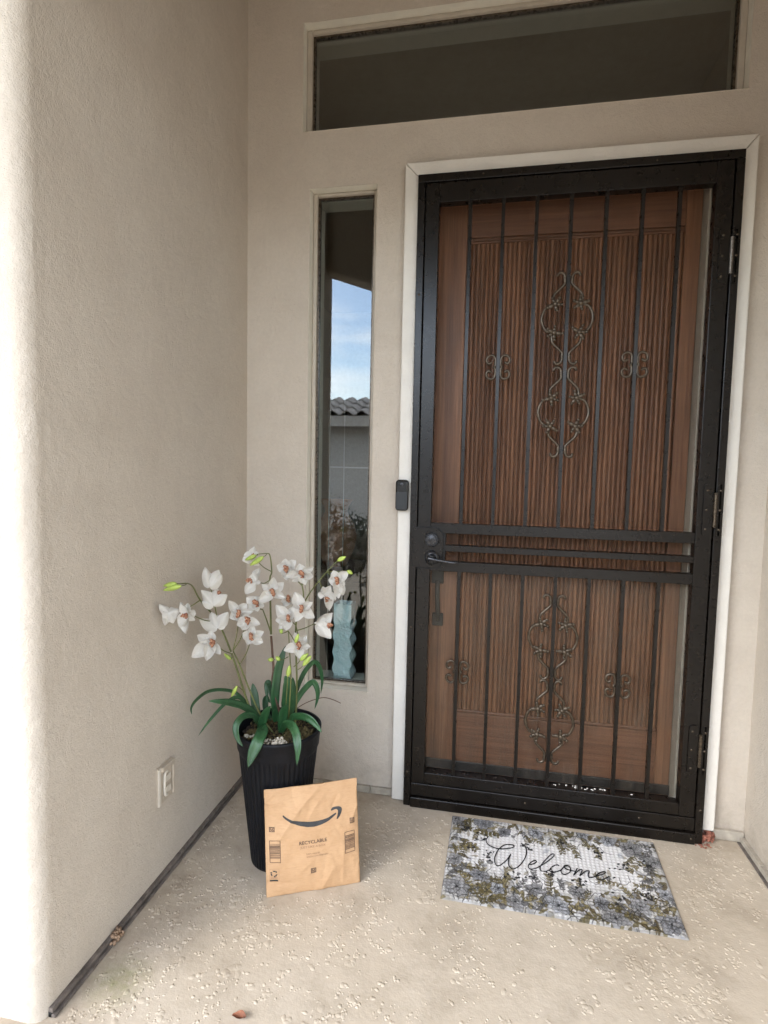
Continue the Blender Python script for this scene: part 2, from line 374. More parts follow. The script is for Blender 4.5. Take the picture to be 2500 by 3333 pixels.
rp = [(-3.6, 6), (5.5, 6), (5.5, -1.2), (2.3, -3.9), (1.6, -3.9), (0.25, -2.6), (-3.6, -2.6)]  # long left eave, out of view, shaped to shade the near wall end
MB().add([(x, y, 2.82) for x, y in rp]+[(x, y, 3.02) for x, y in rp], [tuple(range(6, -1, -1)), tuple(range(7, 14))]+[(i, (i+1) % 7, (i+1) % 7+7, i+7) for i in range(7)]).build('roof', M['trim'], H)
# dark room seen through the glass
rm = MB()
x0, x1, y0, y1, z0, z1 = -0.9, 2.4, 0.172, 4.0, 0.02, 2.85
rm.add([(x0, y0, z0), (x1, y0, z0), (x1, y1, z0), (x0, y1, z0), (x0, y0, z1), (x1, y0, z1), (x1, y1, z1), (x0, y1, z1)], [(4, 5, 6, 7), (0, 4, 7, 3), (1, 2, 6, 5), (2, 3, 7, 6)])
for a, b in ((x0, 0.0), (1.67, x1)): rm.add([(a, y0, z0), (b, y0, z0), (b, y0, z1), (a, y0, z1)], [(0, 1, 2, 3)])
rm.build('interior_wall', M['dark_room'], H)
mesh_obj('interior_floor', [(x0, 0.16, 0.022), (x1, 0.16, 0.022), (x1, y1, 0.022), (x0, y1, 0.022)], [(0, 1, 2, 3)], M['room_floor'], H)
# weathered metal flashing along the foot of the walls
M['flash'] = mat_plain('weathered_flashing', (0.13, 0.108, 0.092), 0.75, var=0.5, scale=40, bd=0.0015, bscale=90)
M['flash_l'] = mat_plain('painted_flashing', (0.36, 0.32, 0.26), 0.8, var=0.25, scale=30, bd=0.001, bscale=120)
for a, b in ((-0.012, -0.45), (-0.4515, -0.735), (-0.748, -0.935)):
    MB().box(-0.001, 0.0095, b, a, 0.010, 0.0205).build('flashing', M['flash'], H, bevel=0.0015)
    MB().box(-0.001, 0.0150, b, a, 0.0005, 0.0072).build('flashing', M['flash'], H, bevel=0.0015)
    MB().box(-0.001, 0.006, b, a, 0.0005, 0.012).build('flashing', M['gap'], H)  # black strip colours in the shade of the groove between the strips
for a, b in ((0.02, 0.30), (0.302, 0.472), (0.4745, 0.553)):
    MB().box(a, b, -0.010, 0.001, 0.0015, 0.026).build('flashing', M['flash_l'], H, bevel=0.002)
MB().box(1.577, 1.668, -0.013, 0.001, 0.0015, 0.034).build('flashing', M['flash_l'], H, bevel=0.003)
for a, b in ((-0.014, -0.14), (-0.1415, -0.5), (-0.502, -1.58)):
    MB().box(1.656, 1.671, b, a, 0.004, 0.020).build('flashing', M['flash_l'], H, bevel=0.002)
    MB().box(1.648, 1.671, b, a, 0.0005, 0.0035).build('flashing', M['flash'], H)
# mortar crumbs where the flashing is patched
mb = MB()
for i in range(26): mb.blob((0.012+random.gauss(0, 0.006), -0.742+random.gauss(0, 0.012), 0.008+random.uniform(-.004, .012)), *(random.uniform(0.003, 0.007) for _ in range(3)), 7, 4, jit=0.3)
M['crumb'] = mat_plain('crumbled_mortar', (0.30, 0.20, 0.13), 0.95, var=0.4, scale=90)
mb.build('mortar_patch', M['crumb'], H, smooth=True)
# white painted casing round the security door, mitred at the top corners
cy0, cy1 = -0.030, 0.0005
MB().prism([(0.553, 0.004), (0.5965, 0.004), (0.5965, 2.0715), (0.553, 2.1185)], cy0, cy1).build('casing', M['casing'], H, bevel=0.003)
MB().prism([(1.5360, 0.036), (1.5755, 0.036), (1.5755, 2.1185), (1.5360, 2.0715)], cy0, cy1).build('casing', M['casing'], H, bevel=0.004)
MB().prism([(0.5975, 2.0718), (1.5350, 2.0718), (1.5745, 2.1190), (0.5540, 2.1190)], cy0, cy1).build('casing', M['casing'], H, bevel=0.003)
# ceiling lamp (unlit) over the porch
cl = empty('ceiling_light', (0.95, -1.1, ZC), 'small round flush ceiling lamp, unlit, mirrored faintly in the transom', 'lamp')
MB().lathe([(0.0, -0.002), (0.11, -0.002), (0.11, -0.025), (0.0, -0.025)], cl.location, 32).build('base', M['iron'], cl, smooth=True, sharp=40)
MB().lathe([(0.098, -0.0255), (0.095, -0.05), (0.07, -0.075), (0.035, -0.088), (0.001, -0.09)], cl.location, 32).build('shade', M['white'], cl, smooth=True)

# ------------------------------------------------------------------ windows
def window(name, op, label, fr, yf=0.032):
    x0, x1, z0, z1 = op; W_ = empty(name, ((x0+x1)/2, 0.05, z0), label, 'window')
    e = 0.0008; a, b, c, d = x0+e, x1-e, z0+e, z1-e
    for q in ((a, a+fr, c, d), (b-fr, b, c, d)): MB().box(q[0], q[1], yf, 0.075, q[2], q[3]).build('frame', M['trim'], W_, bevel=0.003)
    for q in ((a+fr, b-fr, c, c+fr*0.7), (a+fr, b-fr, d-fr*0.7, d)): MB().box(q[0], q[1], yf+.001, 0.0745, q[2], q[3]).build('frame', M['trim'], W_, bevel=0.003)
    # inner stop bead, darker
    i = fr; g_ = 0.006; A, B, Cc, Dd = a+i, b-i, c+i*0.7, d-i*0.7
    for q in ((A, A+g_, Cc, Dd), (B-g_, B, Cc, Dd)): MB().box(q[0], q[1], 0.044, 0.062, q[2], q[3]).build('glazing_bead', M['iron'], W_)
    for q in ((A+g_, B-g_, Cc, Cc+g_*.8), (A+g_, B-g_, Dd-g_*.8, Dd)): MB().box(q[0], q[1], 0.0445, 0.0615, q[2], q[3]).build('glazing_bead', M['iron'], W_)
    MB().box(A+.001, B-.001, 0.051, 0.055, Cc+.001, Dd-.001).build('pane', M['glass'], W_)
    return W_
window('sidelight_window', SIDE, 'tall narrow window beside the door mirroring sky and a tiled roof', 0.015)
window('transom_window', TRAN, 'wide dark transom window high above the security door', 0.019)
# ------------------------------------------------------------------ security door
D = empty('security_door', (1.066, -0.03, 0.0), 'black iron security door with vertical bars and scrollwork over the wooden door', 'door')
bk = M['black']; FY0, FY1 = -0.050, 0.0; LY0, LY1 = -0.0465, -0.012
MB().box(0.5975, 0.6205, FY0, FY1, 0.001, 2.0450).build('outer_frame', bk, D, bevel=0.0018)
MB().box(1.5125, 1.5350, FY0, FY1, 0.001, 2.0450).build('outer_frame', bk, D, bevel=0.0018)
MB().box(0.5975, 1.5350, FY0, FY1, 2.0453, 2.0700).build('outer_frame', bk, D, bevel=0.0018)
MB().box(0.6210, 1.5120, -0.0475, FY1, 0.038, 0.081).build('sill', bk, D, bevel=0.002)
MB().box(0.6210, 1.5120, -0.0580, FY1, 0.001, 0.0365).build('sill', bk, D, bevel=0.003)
for q in ((0.6206, 0.6234, 0.08, 2.045), (1.5096, 1.5124, 0.08, 2.045)): MB().box(q[0], q[1], -0.03, -0.012, q[2], q[3]).build('weather_seal', M['gap'], D)
MB().box(0.624, 1.509, -0.03, -0.0125, 2.0432, 2.0452).build('weather_seal', M['gap'], D)
MB().box(0.6236, 0.6660, LY0, LY1, 0.0835, 2.0430).build('stile', bk, D, bevel=0.0015)
MB().box(1.4640, 1.5094, LY0, LY1, 0.0835, 2.0430).build('stile', bk, D, bevel=0.0015)
for z0, z1, nm in ((1.983, 2.0428, 'top_rail'), (0.9370, 0.970, 'middle_rail'), (0.878, 0.898, 'middle_rail'), (0.812, 0.844, 'middle_rail'), (0.0838, 0.1210, 'bottom_rail')):
    MB().box(0.6664, 1.4636, LY0+0.0004, LY1, z0, z1).build(nm, bk, D, bevel=0.0015)
MB().box(0.6664, 0.7160, LY0+0.0002, LY1, 0.8441, 0.9369).build('lock_block', bk, D)
BX = [0.7632+0.1013*i for i in range(7)]
def barmesh(z0, z1, nm):
    o = MB().box(-.0053, .0053, -.0062, .0062, z0, z1).build(nm, bk, None, bevel=0.001); me = o.data; COL.objects.unlink(o); bpy.data.objects.remove(o); return me
for z0, z1 in ((0.969, 1.984), (0.120, 0.813)):
    me = barmesh(z0, z1, 'bar')
    for x in BX: inst('bar', me, D, Matrix.Translation((x-1.066, -0.0345+0.03, 0)))
MB().box(0.666, 1.464, -0.0135, -0.0110, 0.973, 1.980).build('insect_screen', M['storm_up'], D)
MB().box(0.666, 1.464, -0.0115, -0.0085, 0.1245, 0.8090).build('pane', M['storm'], D)
MB().box(0.716, 1.464, -0.0125, -0.0100, 0.8445, 0.9365).build('insect_screen', M['storm_up'], D)

# scrollwork: one wire of a diamond half, four leaf knots per diamond
WIRE = [(33, 8), (30, 2), (23, 0), (15, 4), (11, 12), (10.5, 25), (11, 34), (24, 48), (39, 63), (43.5, 78), (42, 88), (38, 93)]
ARC = [(40, 96), (52, 97.5), (63, 104), (72, 120), (75.5, 138), (72, 156), (63, 172), (52, 178.5), (40, 180)]
def scroll_half(sx, name='scroll'):
    mb = MB(); T = 0.276
    P = lambda q: (sx*q[0]/1000, 0, -q[1]/1000); Pm = lambda q: (sx*q[0]/1000, 0, -(T-q[1]/1000))
    for pts in ([P(q) for q in WIRE], [P(q) for q in ARC], [Pm(q) for q in WIRE]):
        sp = spline(pts, 5); n = len(sp)
        mb.tube(sp, [0.0047]*n, 8, flat=0.9)
    for q in (WIRE[0],):
        for z in (P(q), Pm(q)): mb.blob(z, 0.0042, 0.004, 0.0042, 8, 5)
    for zc in (-0.020, -(T-0.020)): mb.blob((sx*0.0105, 0, zc), 0.0055, 0.005, 0.011, 8, 5)
    o = mb.build(name, M['iron'], None, smooth=True); me = o.data; bpy.data.objects.remove(o); return me
def knot_mesh():
    mb = MB()
    for a, l, wd in ((20, .016, .0042), (100, .014, .0040), (165, .0135, .0036), (225, .0145, .0042), (290, .0125, .0036)):
        a = math.radians(a); d = Vector((math.cos(a), 0, math.sin(a)))
        rot = Matrix(((d.x, 0, -d.z), (0, 1, 0), (d.z, 0, d.x)))
        mb.blob(d*l*0.55+Vector((0, -0.002, 0)), l*0.52, 0.0030, wd, 8, 6, rot=rot.to_3x3())
        mb.blob(d*l*1.02+Vector((0, -0.0045, 0)), 0.0035, 0.0028, 0.0035, 7, 4)
    mb.blob((0, -0.0035, 0), 0.0055, 0.005, 0.0055, 8, 5)
    o = mb.build('leaf_knot', M['iron'], None, smooth=True); me = o.data; bpy.data.objects.remove(o); return me
KN = knot_mesh(); SH = {s: scroll_half(s) for s in (-1, 1)}
YU, YL = -0.0345+0.03, -0.0215+0.03
for zt, yy in ((1.754, YU), (1.468, YU), (0.749, YL), (0.468, YL)):
    for s in (-1, 1):
        o = inst('scroll', SH[s], D, Matrix.Translation((1.068-1.066, yy, zt)))
        for (kx, kz, fl) in ((0.0375, -0.0945, 1), (0.0375, -(0.276-0.0945), -1)):
            inst('leaf_knot', KN, o, Matrix.Translation((s*kx, -0.001, kz)) @ Matrix.Rotation(math.radians(180 if s*fl < 0 else 0)+random.uniform(-.3, .3), 4, 'Y') @ Matrix.Diagonal((1.5, 1.4, 1.5*fl, 1)))
CW = [(25, 22), (17, 26), (13, 33), (16, 40), (25, 42), (34, 36), (36, 26), (31, 16), (20, 10), (11, 14), (7.5, 24), (7.5, 40)]
def cscroll(s):
    mb = MB(); up = [(s*(44-q[0] if False else q[0])/1000, 0, (46-q[1])/1000) for q in CW]
    C1 = [(21, 24), (28, 28), (34, 24), (36, 16), (32, 7), (22, 2), (13, 5), (8.5, 14), (8, 26), (8.5, 34), (12, 38.5)]
    top = [(s*x/1000, 0, (39-z)/1000) for x, z in C1]; bot = [(s*x/1000, 0, -(39-z)/1000) for x, z in C1]
    for pts in (top, bot): mb.tube(spline(pts, 5), 0.0044, 8)
    mb.blob((s*0.0115, -0.001, 0), 0.0048, 0.0045, 0.0065, 8, 5); mb.blob(top[0], .0034, .0034, .0034, 7, 4); mb.blob(bot[0], .0034, .0034, .0034, 7, 4)
    o = mb.build('curl', M['iron'], None, smooth=True); me = o.data; bpy.data.objects.remove(o); return me
CC = {s: cscroll(s) for s in (-1, 1)}
for x, z, yy in ((BX[1], 1.471, YU), (BX[5], 1.473, YU), (BX[0]+.002, 0.470, YL), (BX[5]+.002, 0.470, YL)):
    for s in (-1, 1): inst('curl', CC[s], D, Matrix.Translation((x-1.066, yy, z)))
# lock plate, deadbolt and lever
def rrect(x0, x1, z0, z1, r, left=0.002, n=8):
    pts = []
    for cx, cz, a0, rr in ((x0+left, z0+left, 180, left), (x1-r, z0+r, 270, r), (x1-r, z1-r, 0, r), (x0+left, z1-left, 90, left)):
        for i in range(n+1): a = math.radians(a0+90*i/n); pts.append((cx+rr*math.cos(a), cz+rr*math.sin(a)))
    return pts
MB().prism(rrect(0.6212, 0.7132, 0.8180, 0.9590, 0.036), -0.0478, -0.046).build('plate_gap_shade', M['gap'], D)  # black plate colours in the shade of the gap round the lock plate
pl = MB().prism(rrect(0.6075, 0.7085, 0.8225, 0.9545, 0.032), -0.0535, -0.0481).build('lock_plate', bk, D, bevel=0.0012)
db = MB().lathe([(0.0235, 0), (0.0235, 0.006), (0.021, 0.0095), (0.0195, 0.0095), (0.0185, 0.007), (0.016, 0.007), (0.0150, 0.0125), (0.0075, 0.0135), (0.0068, 0.012), (0.004, 0.0125), (0.0001, 0.0125)], (0.672, -0.0535, 0.9165), 36, axis='y').build('deadbolt', M['lockmetal'], D, smooth=True, sharp=35)
MB().box(0.6710, 0.6730, -0.0668, -0.0655, 0.9125, 0.9205).build('keyhole', M['gap'], db)
ro = MB().lathe([(0.0245, 0), (0.0245, 0.003), (0.022, 0.008), (0.0145, 0.011), (0.012, 0.022), (0.0105, 0.036), (0.0001, 0.037)], (0.674, -0.0535, 0.857), 32, axis='y').build('rosette', M['lockmetal'], D, smooth=True, sharp=50)
lv = spline([(0.667, -0.086, 0.8575), (0.680, -0.091, 0.8565), (0.700, -0.090, 0.8535), (0.725, -0.087, 0.8500), (0.748, -0.083, 0.8475), (0.757, -0.078, 0.8470)], 6)
mb = MB().tube(lv, [0.0095-0.0042*min(1, i/(len(lv)*0.35)) for i in range(len(lv))], 10, flat=0.85); mb.blob(lv[-1], 0.006, 0.006, 0.005, 8, 5)
mb.build('lever', M['lockmetal'], D, smooth=True)
# hinges
for z in (1.775, 1.040, 0.300):
    hp = MB()
    for xa, xb in ((1.4790, 1.5065), (1.5150, 1.5328)):
        hp.prism(rrect(xa, xb, z-0.077, z+0.077, 0.010, 0.010), -0.0512 if xa < 1.5 else -0.0527, -0.0466 if xa < 1.5 else -0.0501)
    hg = hp.build('hinge', bk, D, bevel=0.0008)
    kn = MB()
    for a, b in ((-0.046, -0.016), (-0.015, 0.015), (0.016, 0.046)): kn.tube([(1.5108, -0.0545, z+a), (1.5108, -0.0545, z+b)], 0.0048, 12)
    kn.blob((1.5108, -0.0545, z+0.049), 0.0055, 0.0055, 0.004, 8, 5); kn.blob((1.5108, -0.0545, z-0.049), 0.0055, 0.0055, 0.004, 8, 5)
    kn.build('knuckle', M['steel'] if z > 1.5 else M['iron'], hg, smooth=True, sharp=40)
    for dz in (-0.058, 0.0, 0.058):
        for xs, yy in ((1.4885, -0.0515), (1.5245, -0.053)):
            MB().lathe([(0.0036, 0), (0.0032, 0.0010), (0.0001, 0.0014)], (xs, yy, z+dz), 10, axis='y').build('screw', M['iron'], hg, smooth=True)
for x, z in ((0.609, 1.70), (0.609, 0.62), (0.609, 0.12), (0.80, 2.057), (1.30, 2.057), (1.0, 0.060), (1.35, 0.060), (1.524, 0.11), (1.5, 0.02)):
    MB().lathe([(0.0034, 0), (0.003, 0.001), (0.0001, 0.0014)], (x, FY0-0.0002 if 0.09 < z else (-0.0477 if z > 0.03 else -0.0582), z), 10, axis='y').build('screw', M['iron'], D, smooth=True)
# paint chips gathered on the ledge
mb = MB()
for i in range(30):
    mb.blob((random.gauss(1.20, 0.06), -0.027+random.uniform(-.006, .01), 0.1225), random.uniform(.001, .004), random.uniform(.001, .003), random.uniform(.0008, .002), 6, 4, jit=.3)
o = mb.build('paint_chips', M['white'], D); o['kind'] = 'stuff'

# ------------------------------------------------------------------ wooden entry door behind it
E_ = empty('entry_door', (1.06, 0.06, 0.0), 'reddish brown oak entry door with reeded panel behind the iron bars', 'door')
for a, b in ((0.598, 0.6535), (1.4625, 1.535)): MB().box(a, b, 0.0012, 0.12, 0.02, 2.03).build('jamb', M['jamb'], E_, bevel=0.002)
MB().box(0.598, 1.535, 0.0012, 0.12, 2.0302, 2.078).build('jamb', M['jamb'], E_, bevel=0.002)
MB().box(0.6545, 0.7515, 0.050, 0.095, 0.03, 2.028).build('stile', M['wood'], E_, bevel=0.002)
MB().box(1.4165, 1.4615, 0.050, 0.095, 0.03, 2.028).build('stile', M['wood'], E_, bevel=0.002)
MB().box(0.7520, 1.4160, 0.0505, 0.095, 1.908, 2.0275).build('top_rail', M['wood_h'], E_, bevel=0.002)
MB().box(0.7520, 1.4160, 0.0505, 0.095, 0.03, 0.300).build('bottom_rail', M['wood_h'], E_, bevel=0.002)
MB().box(0.7522, 1.4158, 0.0645, 0.090, 0.3002, 1.9078).build('panel', M['wood'], E_)
for z0, z1, yy in ((1.889, 1.8975, 0.0525), (1.8985, 1.9075, 0.0555), (0.3005, 0.310, 0.054)):
    MB().box(0.7524, 1.4156, yy, 0.062, z0, z1).build('moulding', M['wood_h'], E_, bevel=0.003)
prof = [(0.0066*math.cos(a), -0.0088*math.sin(a)**.85) for a in np.linspace(0, math.pi, 11)]
def reed_mesh():
    V = []; F = []
    for z in (0.3105, 1.8885):
        for x, y in prof: V.append((x, y, z))
    n = len(prof)
    for i in range(n-1): F.append((i, i+n, i+n+1, i+1))
    F.append(tuple(range(n))); F.append(tuple(range(2*n-1, n-1, -1)))
    o = mesh_obj('reed', V, F, M['wood'], None, smooth=True, sharp=50); me = o.data; bpy.data.objects.remove(o); return me
RM = reed_mesh(); NR = 45
for i in range(NR):
    x = 0.7600+(1.4080-0.7600)*i/(NR-1)
    inst('reed', RM, E_, Matrix.Translation((x-1.06, 0.0647-0.06, 0)))
# dark sweep and threshold at the foot
for z0, z1, yy in ((0.030, 0.060, 0.030), (0.062, 0.092, 0.036), (0.094, 0.128, 0.0430)):
    MB().box(0.6545, 1.4615, yy, 0.0495, z0, z1).build('door_sweep', M['plasticmatt'], E_, bevel=0.003)
hb = at(1424, 1885, 0.03); hl = at(1424, 2020, 0.03)
mh = mat_plain('old_handle', (0.030, 0.031, 0.025), 0.6, var=0.3)
hd = MB().box(hb.x-0.022, hb.x+0.020, 0.044, 0.0498, hb.z-0.018, hb.z+0.045).build('handle', mh, E_, bevel=0.004)
MB().tube(spline([(hb.x, 0.043, hb.z-0.01), (hb.x+0.001, 0.026, hb.z-0.04), (hl.x, 0.026, hl.z+0.04), (hl.x, 0.042, hl.z)], 5), 0.008, 10).build('grip', mh, hd, smooth=True)
MB().box(hl.x-0.020, hl.x+0.018, 0.043, 0.0498, hl.z-0.022, hl.z+0.024).build('handle_foot', mh, hd, bevel=0.004)
MB().box(0.598, 1.535, -0.0010, 0.13, 0.0015, 0.0195).build('threshold', M['plasticmatt'], E_, bevel=0.003)

# ------------------------------------------------------------------ doorbell and outlet
B = empty('video_doorbell', (0.5685, -0.0305, 1.058), 'small black pill-shaped video doorbell on the white casing', 'doorbell')
def pill(x0, x1, z0, z1, r, y0, y1, mat, nm, par, bev): return MB().prism(rrect(x0, x1, z0, z1, r, r), y0, y1).build(nm, mat, par, bevel=bev, smooth=False)
pill(0.5470, 0.5900, 1.0065, 1.1090, 0.0115, -0.054, -0.0303, M['plastic'], 'body', B, 0.006)
pill(0.5500, 0.5870, 1.0105, 1.0695, 0.006, -0.0551, -0.0535, M['plasticmatt'], 'button', B, 0.0008)
MB().lathe([(0.0055, 0), (0.0050, 0.0016), (0.0034, 0.0020), (0.003, 0.001), (0.0001, 0.001)], (0.5685, -0.0540, 1.0935), 20, axis='y').build('lens', M['lockmetal'], B, smooth=True, sharp=40)
O_ = empty('outlet_cover', (0.0, -0.525, 0.272), 'beige outlet box with white sockets low on the shaded side wall', 'outlet')
M['cream'] = mat_plain('cream_plastic', (0.58, 0.53, 0.45), 0.5, var=0.1)
M['wallpaint'] = mat_plain('painted_plate', (0.44, 0.375, 0.295), 0.6, var=0.08)
def xbox(nm, x0, x1, y0, y1, z0, z1, m, par=O_, bev=0.0015): return MB().box(x0, x1, y0, y1, z0, z1).build(nm, m, par, bevel=bev)
xbox('plate', 0.0005, 0.006, -0.560, -0.490, 0.219, 0.326, M['wallpaint'])
xbox('hinge_rail', 0.0061, 0.010, -0.560, -0.549, 0.220, 0.324, M['cream'])
xbox('hood', 0.0061, 0.016, -0.549, -0.492, 0.312, 0.3255, M['wallpaint'])
xbox('hood_side', 0.0061, 0.014, -0.4965, -0.4905, 0.226, 0.3115, M['wallpaint'])
sk = xbox('socket', 0.0061, 0.0085, -0.540, -0.500, 0.232, 0.310, M['wallpaint'])
mb = MB().tube(spline([(0.013, -0.527, 0.306), (0.013, -0.536, 0.303), (0.013, -0.539, 0.285), (0.013, -0.539, 0.262), (0.013, -0.536, 0.243), (0.013, -0.527, 0.240)], 6), 0.0036, 8); mb.build('gasket', M['cream'], O_, smooth=True)
for z in (0.284, 0.252): MB().box(0.0086, 0.0125, -0.530, -0.506, z-0.009, z+0.009).build('receptacle', M['cream'], O_, bevel=0.002)
# ------------------------------------------------------------------ parcel: paper mailer leaning on the pot
Bm0, Bm1 = Vector((0.309, -0.539, 0.0)), Vector((0.537, -0.432, 0.0))
bu = (Bm1-Bm0).normalized(); nb = Vector((-bu.y, bu.x, 0)); LEAN = math.radians(10.5)
bw = (Vector((0, 0, 1))*math.cos(LEAN)+nb*math.sin(LEAN)).normalized(); bn = bu.cross(bw).normalized()
if bn.y > 0: bn = -bn                                  # front normal, towards the viewer
def buv(zx, zy):
    p = on_plane(740+zx/3.318, 2480+zy/3.318, Bm0, bn)-Bm0; return p.dot(bu), p.dot(bw)
BC = [buv(398, 300), buv(1390, 166), buv(1434, 1303), buv(424, 1470)]      # TL TR BR BL
def quad(s, t):
    tl, tr, br, bl = BC; a = ((1-s)*bl[0]+s*br[0], (1-s)*bl[1]+s*br[1]); b = ((1-s)*tl[0]+s*tr[0], (1-s)*tl[1]+s*tr[1])
    return (1-t)*a[0]+t*b[0], (1-t)*a[1]+t*b[1]
CRE = [(buv(1000, 230), buv(760, 500), 0.0035, 0.010), (buv(760, 500), buv(560, 820), 0.0030, 0.008), (buv(690, 290), buv(730, 470), -0.0025, 0.007),
       (buv(980, 400), buv(880, 560), 0.002, 0.007), (buv(1180, 340), buv(1120, 470), -0.002, 0.006), (buv(1400, 440), buv(1330, 620), 0.003, 0.008),
       (buv(430, 1300), buv(690, 1296), -0.0018, 0.006), (buv(1140, 1120), buv(1000, 1400), 0.0022, 0.009), (buv(1250, 900), buv(1245, 1290), 0.0014, 0.007),
       (buv(760, 1190), buv(900, 1060), 0.0014, 0.010), (buv(400, 450), buv(560, 430), 0.0020, 0.007), (buv(450, 560), buv(650, 640), -0.0016, 0.010), (buv(500, 330), buv(420, 420), .002, .006)]
def bag_h(u, v):
    tl, tr, br, bl = BC; s = min(1, max(0, u/0.252)); t = min(1, max(0, v/0.31))
    h = 0.017*(max(0, math.sin(math.pi*s))**0.55)*(max(0, math.sin(math.pi*min(1, t*1.02)))**0.6)
    for (a, b, amp, wd) in CRE:
        dx, dy = b[0]-a[0], b[1]-a[1]; k = max(0, min(1, ((u-a[0])*dx+(v-a[1])*dy)/(dx*dx+dy*dy)))
        d = math.hypot(u-a[0]-k*dx, v-a[1]-k*dy); h += 1.5*amp*math.exp(-abs(d)/wd)
    h += 0.0016*noise.noise((u*26, v*26, 2.0))+0.0008*noise.noise((u*75, v*75, 5.0)) + 0.0012*abs(noise.noise((u*40, v*22, 9.0)))
    return h
def bpos(u, v, off=0.0):
    p = Bm0+bu*u+bw*v+bn*(bag_h(u, v)+off); p.z = max(p.z, 0.0012); return p
def mat_paper():
    m, t, b = newmat('kraft_paper'); v = coord(t)
    c = mixc(t, noise_fac(t, 9, 5, 0.6, v, 0.3, 0.7), (0.47, 0.285, 0.15), (0.55, 0.35, 0.195))
    c = mixc(t, mul(t, noise_fac(t, 1.0, 4, 0.6, coord(t, (60, 60, 320)), 0.45, 0.8), 0.35), c, (0.36, 0.20, 0.09))
    c = mixc(t, mul(t, noise_fac(t, 24, 6, 0.7, v, 0.5, 0.8), 0.35), c, (0.38, 0.215, 0.10))
    t.links.new(c, b.inputs['Base Color']); b.inputs['Roughness'].default_value = 0.75; b.inputs['Specular IOR Level'].default_value = 0.3
    bump(t, b, noise_fac(t, 70, 5, 0.65, v, 0.25, 0.8), 0.0010, 0.7); return m
M['paper'] = mat_paper()
M['ink'] = mat_plain('black_ink', (0.035, 0.034, 0.034), 0.6, var=0.25, scale=80)
M['ink_brown'] = mat_plain('brown_ink', (0.10, 0.055, 0.035), 0.7, var=0.3, scale=120)
M['ink_faint'] = mat_plain('faint_ink', (0.27, 0.15, 0.085), 0.7, var=0.2, scale=120)
BG = empty('paper_mailer', (0.423, -0.4855, 0.0), 'brown paper mailer with black curved arrow leaning on the black pot', 'parcel')
nx, ny = 84, 92; V = []; F = []
for j in range(ny+1):
    for i in range(nx+1):
        s, t = i/nx, j/ny; u, v = quad(s, t)
        jag = 0.0012*noise.noise((u*120, v*120, 3)) if i in (0, nx) or j in (0, ny) else 0
        V.append(bpos(u+jag, v+jag))
nf = len(V)
for j in range(ny+1):
    for i in range(nx+1):
        s, t = i/nx, j/ny; u, v = quad(s, t); e = 0.0 if (i in (0, nx) or j in (0, ny)) else 1.0
        p = Bm0+bu*u+bw*v+bn*(bag_h(u, v)*(1-e)-e*(0.004+0.004*math.sin(math.pi*s)*math.sin(math.pi*t))-0.0008*(1-e)); p.z = max(p.z, 0.0008); V.append(p)
idx = lambda i, j, b=0: b+j*(nx+1)+i
for j in range(ny):
    for i in range(nx):
        F.append((idx(i, j), idx(i+1, j), idx(i+1, j+1), idx(i, j+1))); F.append((idx(i, j, nf), idx(i, j+1, nf), idx(i+1, j+1, nf), idx(i+1, j, nf)))
for i in range(nx):
    F.append((idx(i, 0, nf), idx(i+1, 0, nf), idx(i+1, 0), idx(i, 0))); F.append((idx(i, ny), idx(i+1, ny), idx(i+1, ny, nf), idx(i, ny, nf)))
for j in range(ny):
    F.append((idx(0, j), idx(0, j+1), idx(0, j+1, nf), idx(0, j, nf))); F.append((idx(nx, j), idx(nx, j, nf), idx(nx, j+1, nf), idx(nx, j+1)))
mesh_obj('envelope', V, F, M['paper'], BG, smooth=True)
# folded flap along the top edge
V = []; F = []; n1 = 70
for i in range(n1+1):
    for j, t in enumerate((0.925, 0.935, 0.965, 0.995)):
        u, v = quad(-0.004+1.008*i/n1, t); V.append(bpos(u, v+0.0015*noise.noise((u*60, j, 0)), 0.0006 if j else 0.0001))
for i in range(n1):
    for j in range(3): F.append((i*4+j, (i+1)*4+j, (i+1)*4+j+1, i*4+j+1))
mesh_obj('flap', V, F, M['paper'], BG, smooth=True)

INK = 0.00075
def ink_mesh(name, polys, mat):                         # polys: lists of zoom-pixel polygons, finely cut so they follow the crumpled paper
    bm = bmesh.new()
    for pl_ in polys:
        pts = [buv(*p) for p in pl_]
        for tri in geometry.tessellate_polygon([[Vector((a, b, 0)) for a, b in pts]]):
            try: bm.faces.new([bm.verts.new((pts[k][0], pts[k][1], 0)) for k in tri])
            except ValueError: pass
    return finish_ink(name, bm, mat)
def finish_ink(name, bm, mat):
    bmesh.ops.remove_doubles(bm, verts=bm.verts, dist=1e-6)
    for _ in range(3):
        es = [e for e in bm.edges if e.calc_length() > 0.005]
        if not es: break
        bmesh.ops.subdivide_edges(bm, edges=es, cuts=1); bmesh.ops.triangulate(bm, faces=bm.faces)
    l = rootloc(BG)
    for v in bm.verts: v.co = bpos(v.co.x, v.co.y, INK)-l
    me = bpy.data.meshes.new(name); bm.to_mesh(me); bm.free(); me.materials.append(mat)
    o = bpy.data.objects.new(name, me); COL.objects.link(o); o.parent = BG; return o
sm = [(593, 568), (602, 558), (640, 585), (700, 604), (780, 615), (880, 617), (980, 605), (1060, 580), (1110, 553), (1148, 530), (1163, 524), (1166, 534), (1150, 552), (1110, 586), (1050, 626), (970, 660), (880, 675), (790, 666), (710, 643), (640, 612), (602, 582)]
ah = [(1108, 497), (1128, 472), (1168, 460), (1208, 461), (1228, 480), (1225, 515), (1206, 560), (1182, 590), (1171, 586), (1180, 550), (1186, 516), (1180, 494), (1160, 488), (1118, 503)]
sp2 = lambda pts: [(v.x, v.y) for v in spline([(a, b, 0) for a, b in pts+pts[:1]], 4)[:-1]]
